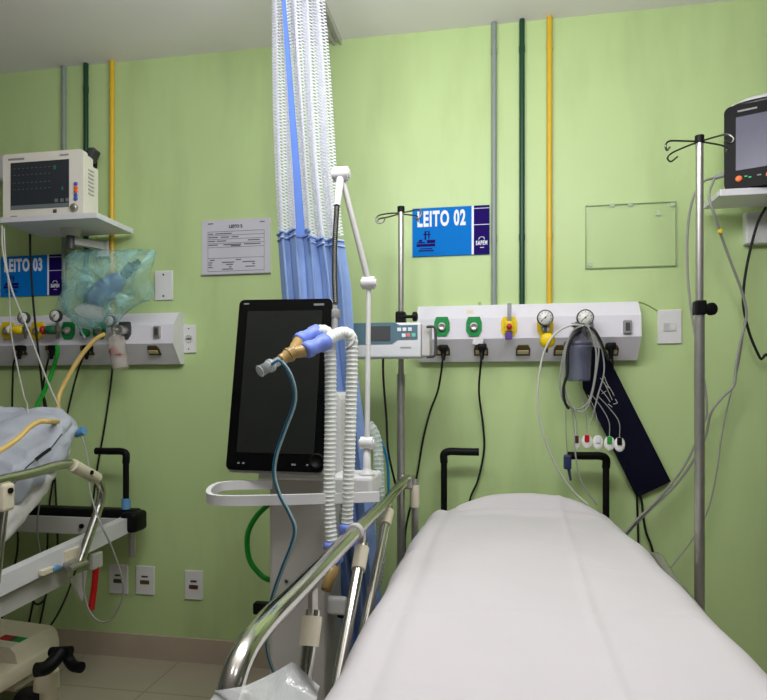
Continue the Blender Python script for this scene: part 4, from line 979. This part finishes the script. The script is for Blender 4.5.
# grey monitor cables, right
t = cord(((703, 182, 2.36), (694, 196, 2.37), (688, 225, 2.40), (687.5, 270, 2.42), (691, 310, 2.42), (698, 350, 2.42), (704, 380, 2.43), (707, 410, 2.44), (703, 425, 2.45), (685, 465, 2.46), (660, 497, 2.46), (632, 525, 2.44), (618, 548, 2.44), (610, 600, 2.44)), .0045, 'grey monitor cable passing left of the tall steel stand', False, 'monitor_cable', m_gcable, 'cable', PLUG)
t = cord(((709, 195, 2.31), (713.5, 212, 2.30), (722, 238, 2.35), (733, 268, 2.40), (742, 292, 2.43), (746.5, 315, 2.45), (741, 340, 2.46), (736, 365, 2.46), (734, 385, 2.46), (722, 398, 2.46), (711, 413, 2.46), (704, 440, 2.47), (680, 480, 2.47), (634, 526, 2.45), (621, 550, 2.45), (612, 600, 2.45)), .0045, 'grey monitor cable crossing the black cord below right shelf', False, 'monitor_cable', m_gcable, 'cable', PLUG)
MB().box(at(720, 231, 2.33), (.014, .005, .016), .002, Matrix.Rotation(.3, 4, 'Y')).build('yellow_tag', m_yellow, t)
t = cord(((745, 318, 2.46), (741, 350, 2.47), (736, 375, 2.48), (728, 405, 2.49), (721, 440, 2.5), (717, 470, 2.5), (708, 510, 2.5), (692, 540, 2.5), (672, 566, 2.48), (655, 590, 2.46), (640, 660, 2.46), (634, 700, 2.46)), .0028, 'thin grey wire looping low behind the tall steel stand', False, 'monitor_cable', m_gcable, 'cable')
cord(((627, 302, D - .006), (640, 302, D - .004), (648, 305, D - .004), (655, 309, D - .004), (660, 312, D - .006)), .0022, 'short pale wire from the panel end to the light switch', False, 'wall_wire', M('green_painted_wire', (170, 190, 118), .5), 'cable')
# left cables and tubes
cord(((4, 228, 2.25), (5, 250, 2.24), (9, 290, 2.24), (11, 330, 2.24), (16, 360, 2.25), (24, 396, 2.2), (27, 404, 2.12), (28, 420, 2.05)), .003, 'thin pale cable hanging at the left end of the cream monitor', False, 'monitor_cable', m_lcable, 'cable')
cord(((2, 226, 2.24), (3, 252, 2.22), (12, 290, 2.22), (28, 330, 2.23), (47, 380, 2.24), (60, 410, 2.24), (64, 424, 2.2), (48, 448, 2.08), (20, 462, 1.98), (-6, 474, 1.9)), .0036, 'pale grey cable crossing the left bed sign down to the pillow', False, 'monitor_cable', m_lcable, 'cable')
cord(((57, 345, D - .16), (57, 355, D - .16), (51, 375, D - .14), (45, 390, D - .2), (38, 404, D - .3), (34, 420, D - .36)), .0085, 'short bright green oxygen tube hanging from left panel', False, 'oxygen_tube', m_gtube, 'tube')
cord(((105, 334, D - .18), (96, 339, D - .19), (84, 352, D - .2), (72, 370, D - .22), (60, 393, D - .25), (58, 408, D - .3), (62, 420, D - .36)) + tuple((px, py, atx(px, py, -1.522).y) for px, py in ((50, 421.5), (40, 421.5), (30, 427), (16, 440), (-8, 456))), .009, 'pale yellow suction tube curving from the stained jar across the pillow', False, 'suction_tube', m_ytube, 'tube')
sx_of = lambda l: [(px, py, atx(px, py, -1.524).y) for px, py in l]
cord(sx_of(((50, 449), (43, 454), (36, 459.5))), .0062, 'short black cable sleeve lying across the grey-blue pillow', False, 'cable_sleeve', m_rubber, 'cable')
cord(sx_of(((62, 434), (50, 449), (36, 459.5), (26, 468), (17, 480), (8, 490))), .0026, 'thin dark wire running through the black sleeve across the pillow', False, 'monitor_cable', m_dgrey, 'cable')
t = cord(((64, 420, 2.2), (74, 428, 2.18), (82, 438, 2.15), (88, 462, 2.1), (90, 490, 2.05), (99, 520, 2.0), (112, 548, 2.02), (121, 575, 2.04), (123, 595, 2.05), (114, 616, 2.05), (102, 622, 2.05), (90, 612, 2.05), (84, 590, 2.05), (83, 570, 2.04)), .0034, 'grey cable with blue plug looping down beside the red lever', False, 'monitor_cable', m_gcable, 'cable')
q0 = at(80, 432, 2.16); MB().cyl(q0 + Vector((-.018, 0, -.006)), q0 + Vector((.018, 0, .006)), .017, n=16).build('blue_plug', m_bluetape, t)
cord(((44, 478, 2.18), (40, 500, 2.2), (37, 530, 2.22), (41, 556, 2.25)), .003, 'thin grey wire hanging behind the raised left mattress', False, 'monitor_cable', m_gcable, 'cable')

# ------------------------------------------------------------------ plastic bag with resuscitator
bc = at(108, 286, 2.33)
t = thing('resuscitator', 'blue-grey hand resuscitator inside the teal plastic bag', 'resuscitator', bc + Vector((0, 0, -.08)))
a = at(93, 300, 2.36); b = at(118, 280, 2.36); ax = (b - a); L = ax.length
MB().lathe([(.006, -.02), (.03, -.012), (.044, L * .15), (.048, L * .5), (.042, L * .9), (.026, L * 1.15), (.016, L * 1.25)], a, ax, 24).build('squeeze_bulb', m_bulb, t)
c = at(130, 268, 2.36); MB().cyl(b + ax * .22, c + Vector((.012, 0, .008)), .019, .023, 18).build('valve', m_black, t)
c2 = at(139, 262, 2.36); MB().cyl(c, c2, .012, .016, 14).build('elbow', m_dgrey, t)
c3 = at(90, 312, 2.34); MB().ellipsoid(c3, (.075, .03, .034), Matrix.Rotation(.15, 4, 'Y')).build('face_mask', m_clear, t)
out = [(64, 257), (75, 250), (95, 249), (118, 250), (140, 249), (155, 251), (154, 262), (151, 276), (155, 290), (153, 299), (140, 304), (128, 312), (118, 322), (108, 328), (92, 328.5), (78, 326), (68, 318), (58, 308), (57, 300), (63, 288), (61, 276), (66, 266)]
ctr = Vector((108, 287, 0))
def bag_side(sgn):
    mb = MB(); N = 66
    ob = catmull([Vector((p[0], p[1], 0)) for p in out + out[:1]], 3)[:-1]; N = len(ob); rings = 9; vs = []; fs = []
    for j in range(rings + 1):
        f = 1 - j / rings
        for i in range(N):
            q = ctr.lerp(ob[i], f); th = .062 * (1 - f ** 2.2) + .024 * noise.noise(Vector((q.x * .09, q.y * .09, sgn * 7))) * (1 - f ** 6) + .012 * noise.noise(Vector((q.x * .3, q.y * .3, sgn * 3))) * (1 - f ** 6)
            vs.append(at(q.x, q.y, 2.355 + sgn * th))
    for j in range(rings):
        for i in range(N): i2 = (i + 1) % N; fs.append([j * N + i, j * N + i2, (j + 1) * N + i2, (j + 1) * N + i])
    mb.add(vs, fs, True); return mb
mb = bag_side(-1); m2 = bag_side(1); mb.add(m2.v, [f[::-1] for f in m2.f], True)
mb.solo('plastic_bag', m_bag, 'teal translucent plastic bag hanging under the left monitor shelf', 'plastic bag')

# ------------------------------------------------------------------ bed 03
SX = -1.50
t = thing('hospital_bed', 'white framed hospital bed at left with raised chrome rail', 'bed', (-1.95, 1.6, 0))
B3 = t
cA = atx(127, 519, SX); cB = atx(0, 577, SX)
zA3 = cA.z; slope = (cA.z - cB.z) / (cA.y - cB.y)
def zs(y): return zA3 - (cA.y - y) * slope
y0b, y1b = .75, cA.y + .03
for x in (SX - .02, SX - .80):
    mb = MB()
    a = Vector((x, y1b, zs(y1b) - .03)); b = Vector((x, y0b, zs(y0b) - .03))
    mb.add([a + Vector((sx * .02, 0, sz * .032)) for sx, sz in ((-1, -1), (1, -1), (1, 1), (-1, 1))] + [b + Vector((sx * .02, 0, sz * .032)) for sx, sz in ((-1, -1), (1, -1), (1, 1), (-1, 1))], [[0, 1, 2, 3], [7, 6, 5, 4], [0, 4, 5, 1], [1, 5, 6, 2], [2, 6, 7, 3], [3, 7, 4, 0]]); mb.build('side_beam', m_whitepaint, t)

# lower rail of the frame
for x in (SX - .05, SX - .77):
    mb = MB()
    a = Vector((x, 2.05, zs(2.05) - .12)); b = Vector((x, y0b, zs(y0b) - .10))
    mb.add([a + Vector((sx * .015, 0, sz * .03)) for sx, sz in ((-1, -1), (1, -1), (1, 1), (-1, 1))] + [b + Vector((sx * .015, 0, sz * .03)) for sx, sz in ((-1, -1), (1, -1), (1, 1), (-1, 1))], [[0, 1, 2, 3], [7, 6, 5, 4], [0, 4, 5, 1], [1, 5, 6, 2], [2, 6, 7, 3], [3, 7, 4, 0]]); mb.build('lower_beam', m_lgrey, t)

dk = MB(); dk.add([Vector((x, y, zs(y) + dz - .085)) for y in (y0b + .02, 1.74) for x in (SX - .05, SX - .77) for dz in (0, .02)], [[0, 1, 3, 2], [4, 6, 7, 5], [0, 4, 5, 1], [2, 3, 7, 6], [1, 5, 7, 3], [0, 2, 6, 4]]); dk.build('deck', m_lgrey, t)
hz = zs(y1b)
MB().box((SX - .42, y1b + .035, hz + .005), (.86, .07, .045), .012, None, 4).build('head_bumper', m_black, t)
MB().box((SX + .0, y1b + .02, hz - .02), (.075, .10, .085), .018, None, 4).build('corner_bumper', m_black, t)
MB().box((SX - .42, y1b + .01, hz - .045), (.74, .03, .075), .004).build('head_beam', m_lgrey, t)
q = at(82, 526, y1b - .01); MB().cyl(q, q + Vector((0, -.008, 0)), .010, n=14).build('beam_plug', m_black, t)
MB().cyl((SX + .0, y1b + .01, hz - .06), (SX + .0, y1b + .01, hz - .17), .015, n=14).build('stand_socket', m_steel, t)
e0 = at(96, 451, y1b + .02); e1 = at(126, 451, y1b + .02); z = e0.z; e1.z = z
p4 = Vector((e1.x, y1b + .02, z - .05)); push_handle([e0, e0.lerp(e1, .5), e1 + Vector((-.02, 0, 0)), e1 + Vector((0, 0, -.012)), p4], (p4 + Vector((0, 0, .012)), Vector((e1.x, y1b + .02, hz))), t)
MB().cyl((e1.x, y1b + .02, hz + .03), (e1.x, y1b + .02, hz + .075), .018, n=14).build('tape_wrap', m_bluetape, t)
# rail
RX3 = SX + .035
rp = [atx(-40, 488, RX3), atx(0, 480, RX3), atx(35, 472, RX3), atx(62, 464.5, RX3), atx(78, 466, RX3), atx(93, 475, RX3), atx(101, 487, RX3), atx(100, 503, RX3), atx(92, 528, RX3), atx(80, 562, RX3)]
rl3 = MB().tube(rp, .0165, 16, 8).build('side_rail', m_chrome, t)
a = atx(72, 465, RX3 + .003); b = atx(97, 478, RX3 + .003)
sl = MB().cyl(a, b, .023, .021, 16).build('rail_sleeve', m_cream, rl3)
q = a.lerp(b, .55) + Vector((.02, 0, 0)); MB().cyl(q, q + Vector((.006, 0, 0)), .008, n=12).build('sleeve_hole', m_black, sl)
q = atx(4, 497, RX3 + .003); sl = MB().box(q, (.04, .05, .085), .01).build('rail_sleeve', m_cream, rl3)
MB().cyl(q + Vector((.02, -.0, .02)), q + Vector((.026, 0, .02)), .009, n=12).build('sleeve_hole', m_black, sl)
pb = atx(2, 560, RX3); MB().cyl(q + Vector((0, 0, -.03)), Vector((RX3, q.y - .03, zs(q.y) + .0)), .013, n=14).build('rail_post', m_chrome, rl3)
q = atx(77, 565, RX3); mb = MB(); mb.box(q + Vector((-.015, 0, 0)), (.04, .07, .035), .008); mb.cyl(q + Vector((.012, .035, 0)), q + Vector((.012, -.06, .002)), .011, n=12); mb.build('rail_hinge', m_steel, t)
MB().box(atx(75, 557, SX + .002), (.012, .12, .07), .004).build('hinge_plate', m_cream, t)
q = atx(47, 571, SX + .012); mb = MB(); mb.box(q, (.02, .06, .02), .004); mb.build('latch', m_cream, t); MB().box(q + Vector((.006, .035, 0)), (.02, .04, .016), .005).build('latch_tab', m_bluetape, t)
# red lever
l0 = atx(96, 567, SX - .01); l1 = atx(91, 610, SX - .01)
mb = MB(); mb.box(l0 + Vector((0, .0, .025)), (.02, .06, .06), .004); mb.build('lever_bracket', m_lgrey, t)
MB().tube([l0, l0.lerp(l1, .5) + Vector((0, .004, 0)), l1], .012, 10).build('release_lever', m_red, t, label='red release lever')
mb = MB(); g = atx(78, 585, SX - .03); mb.prism([(-.05, .04), (.05, .04), (.02, -.07)], -.004, .004, Matrix.Translation(g) @ rotz(PI / 2)); mb.build('gusset', m_lgrey, t)
# base unit with brake pedal
bcn = at(30, 655, 2.10)
bx3 = at(33, 650, 2.06).x
mb = MB()
prof = [(.0, .0), (.0, .19), (-.05, .225), (-.30, .225), (-.30, .0)]
bz = .10
mb.prism([(bx3 + p[0], bz + p[1]) for p in [(-.01, 0), (.0, .03), (.002, .10), (-.008, .138), (-.03, .157), (-.34, .175), (-.58, .17), (-.58, 0)]], 1.98, 2.20); mb.build('base_cover', m_cream, t)
p0 = at(14, 640, 2.08)
# brake label on top
ztp = lambda x: bz + .155 + (-(x - bx3) - .03) / .31 * .02 + .0015
for x0, x1, mt, nm in ((bx3 - .125, bx3 - .080, m_red, 'brake_label_red'), (bx3 - .080, bx3 - .062, m_dgrey, 'brake_label_grey'), (bx3 - .062, bx3 - .030, m_green, 'brake_label_green')):
    mb = MB(); mb.add([(x, y, ztp(x) + dz) for x in (x0, x1) for y in (2.03, 2.07) for dz in (0, .002)], [[0, 1, 3, 2], [4, 6, 7, 5], [0, 4, 5, 1], [2, 3, 7, 6], [1, 5, 7, 3], [0, 2, 6, 4]]); mb.build('brake_label', mt, t, label=nm.replace('_', ' ').replace('brake label ', '') + ' brake label')
# pedal
c = at(62, 652, 2.0)
mb = MB(); mb.cyl(at(51, 652, 1.95), at(71, 651, 1.95), .017, n=14)
mb.tube(pts(((62, 651, 1.94), (54, 661, 1.91), (46, 668, 1.88), (36, 670, 1.85))), [.024] * 25, 12)
mb.tube(pts(((66, 652, 1.95), (69, 660, 1.95), (74, 666, 1.94), (81, 667.5, 1.93))), [.019] * 25, 12); mb.build('brake_pedal', m_black, t)
cx3 = at(44, 690, 1.98)
mb = MB(); mb.cyl((cx3.x, 2.0, .03), (cx3.x, 2.0, .13), .03, n=16); mb.cyl((cx3.x - .005, 2.0, .115), (cx3.x - .005, 2.0, .175), .044, .04, 18); mb.build('caster_fork', m_cream, t)
mb = MB(); cc = Vector((cx3.x - .055, 1.98, .062)); mb.lathe([(.035, -.018), (.058, -.016), (.062, 0), (.058, .016), (.035, .018)], cc, (.25, -1, 0), 26); mb.build('caster', m_rubber, t)
for (x, y) in ((SX - .62, 2.0), (SX - .12, .95), (SX - .68, .95)):
    k = MB().cyl((x - .018, y, .062), (x + .018, y, .062), .062, n=22).build('caster', m_rubber, t); MB().cyl((x, y, .06), (x, y, .16), .025, n=14).build('caster_fork', m_cream, k)
mb = MB(); mb.box((SX - .42, 1.5, .17), (.5, 1.3, .06), .01)
for y in (1.15, 2.1): mb.cyl((SX - .42, y, .18), (SX - .42, y, zs(y) - .05), .045, n=16)
mb.build('undercarriage', m_cream, t)

# raised mattress with sheet and pillow
def slab(name, o, L, T, W, ang, mat, label, cat, lump, seed, taper=0):
    # o: lower front bottom corner (right side), runs back/up by angle; W to the left
    ex = Vector((-1, 0, 0)); el = Vector((0, math.cos(ang), math.sin(ang))); et = Vector((0, -math.sin(ang), math.cos(ang)))
    bm = bmesh.new(); bmesh.ops.create_cube(bm, size=1); bmesh.ops.subdivide_edges(bm, edges=bm.edges[:], cuts=31, use_grid_fill=True)
    mb = MB(); vs = []
    for v in bm.verts:
        a, b, c = v.co
        # super-ellipsoid rounding
        k = 5.0; n_ = (abs(a * 2) ** k + abs(b * 2) ** k + abs(c * 2) ** k) ** (1 / k); m_ = max(abs(a), abs(b), abs(c)) * 2
        s = m_ / n_ if n_ > 0 else 1
        a, b, c = a * s, b * s, c * s
        p = o + ex * (a + .5) * W + el * (b + .5) * L + et * (c + .5) * T * (1 - taper * max(0, b + .28) ** 1.0)
        nn = noise.noise(p * 7 + Vector((seed, 0, 0))) * lump + (.25 - abs(noise.noise(Vector((p.x * 6, p.y * 13, p.z * 9)) + Vector((0, seed, 0))))) * lump * 1.1 + (.2 - abs(noise.noise(p * 24 + Vector((0, seed, 5))))) * lump * .5
        p += (ex * a * .4 + et * c + el * b * .3).normalized() * nn if (abs(a) + abs(b) + abs(c)) > .1 else Vector((0, 0, 0))
        vs.append(p)
    bm.verts.index_update(); fs = [[v.index for v in f.verts] for f in bm.faces]; bm.free()
    mb.add(vs, fs, True); return mb.solo(name, mat, label, cat)
MX = SX - .07
slab('raised_mattress', Vector((MX, 1.70, .565)), .68, .115, .64, math.radians(40.6), m_sheet2, 'raised backrest mattress in white sheet on the left bed', 'mattress', .026, 3)
slab('pillow', Vector((MX + .022, 1.835, .735)), .50, .195, .66, math.radians(40), m_pillow, 'grey-blue covered pillow on the raised left mattress', 'pillow', .030, 9, .62)

# ------------------------------------------------------------------ lights
def area(name, loc, sx, sy, power, rot=(0, 0, 0), col=(1, .985, .95)):
    l = bpy.data.lights.new(name, 'AREA'); l.shape = 'RECTANGLE'; l.size = sx; l.size_y = sy; l.energy = power; l.color = col
    o = bpy.data.objects.new(name, l); COL.objects.link(o); o.location = loc; o.rotation_euler = rot; return o
def bulb(loc, power, r=.12, col=(.985, .985, 1)):
    l = bpy.data.lights.new('ceiling_lamp', 'POINT'); l.energy = power; l.shadow_soft_size = r; l.color = col
    o = bpy.data.objects.new('ceiling_lamp', l); COL.objects.link(o); o.location = loc
for x_ in (-.75, -.35, .05, .45): bulb((x_, 1.15, CZ - .40), 14.5)
for x_ in (-.5, .5): bulb((x_, .1, CZ - .25), 4.5)
w = bpy.data.worlds.new('room_world'); scene.world = w; w.use_nodes = True
w.node_tree.nodes['Background'].inputs['Color'].default_value = (.9, .95, 1, 1); w.node_tree.nodes['Background'].inputs['Strength'].default_value = .3

# ------------------------------------------------------------------ camera
cam = bpy.data.cameras.new('camera'); cam.sensor_width = 36; cam.sensor_fit = 'HORIZONTAL'
cam.lens = 36 * F / 767; cam.shift_x = 0; cam.shift_y = (HY - 350) / 767; cam.clip_start = .05
co = bpy.data.objects.new('camera', cam); COL.objects.link(co); co.location = (0, 0, CAMZ); co.rotation_euler = (PI / 2, 0, YAW)
scene.camera = co
scene.view_settings.view_transform = 'Standard'; scene.view_settings.exposure = 0
scene.cycles.max_bounces = 10; scene.cycles.transparent_max_bounces = 24
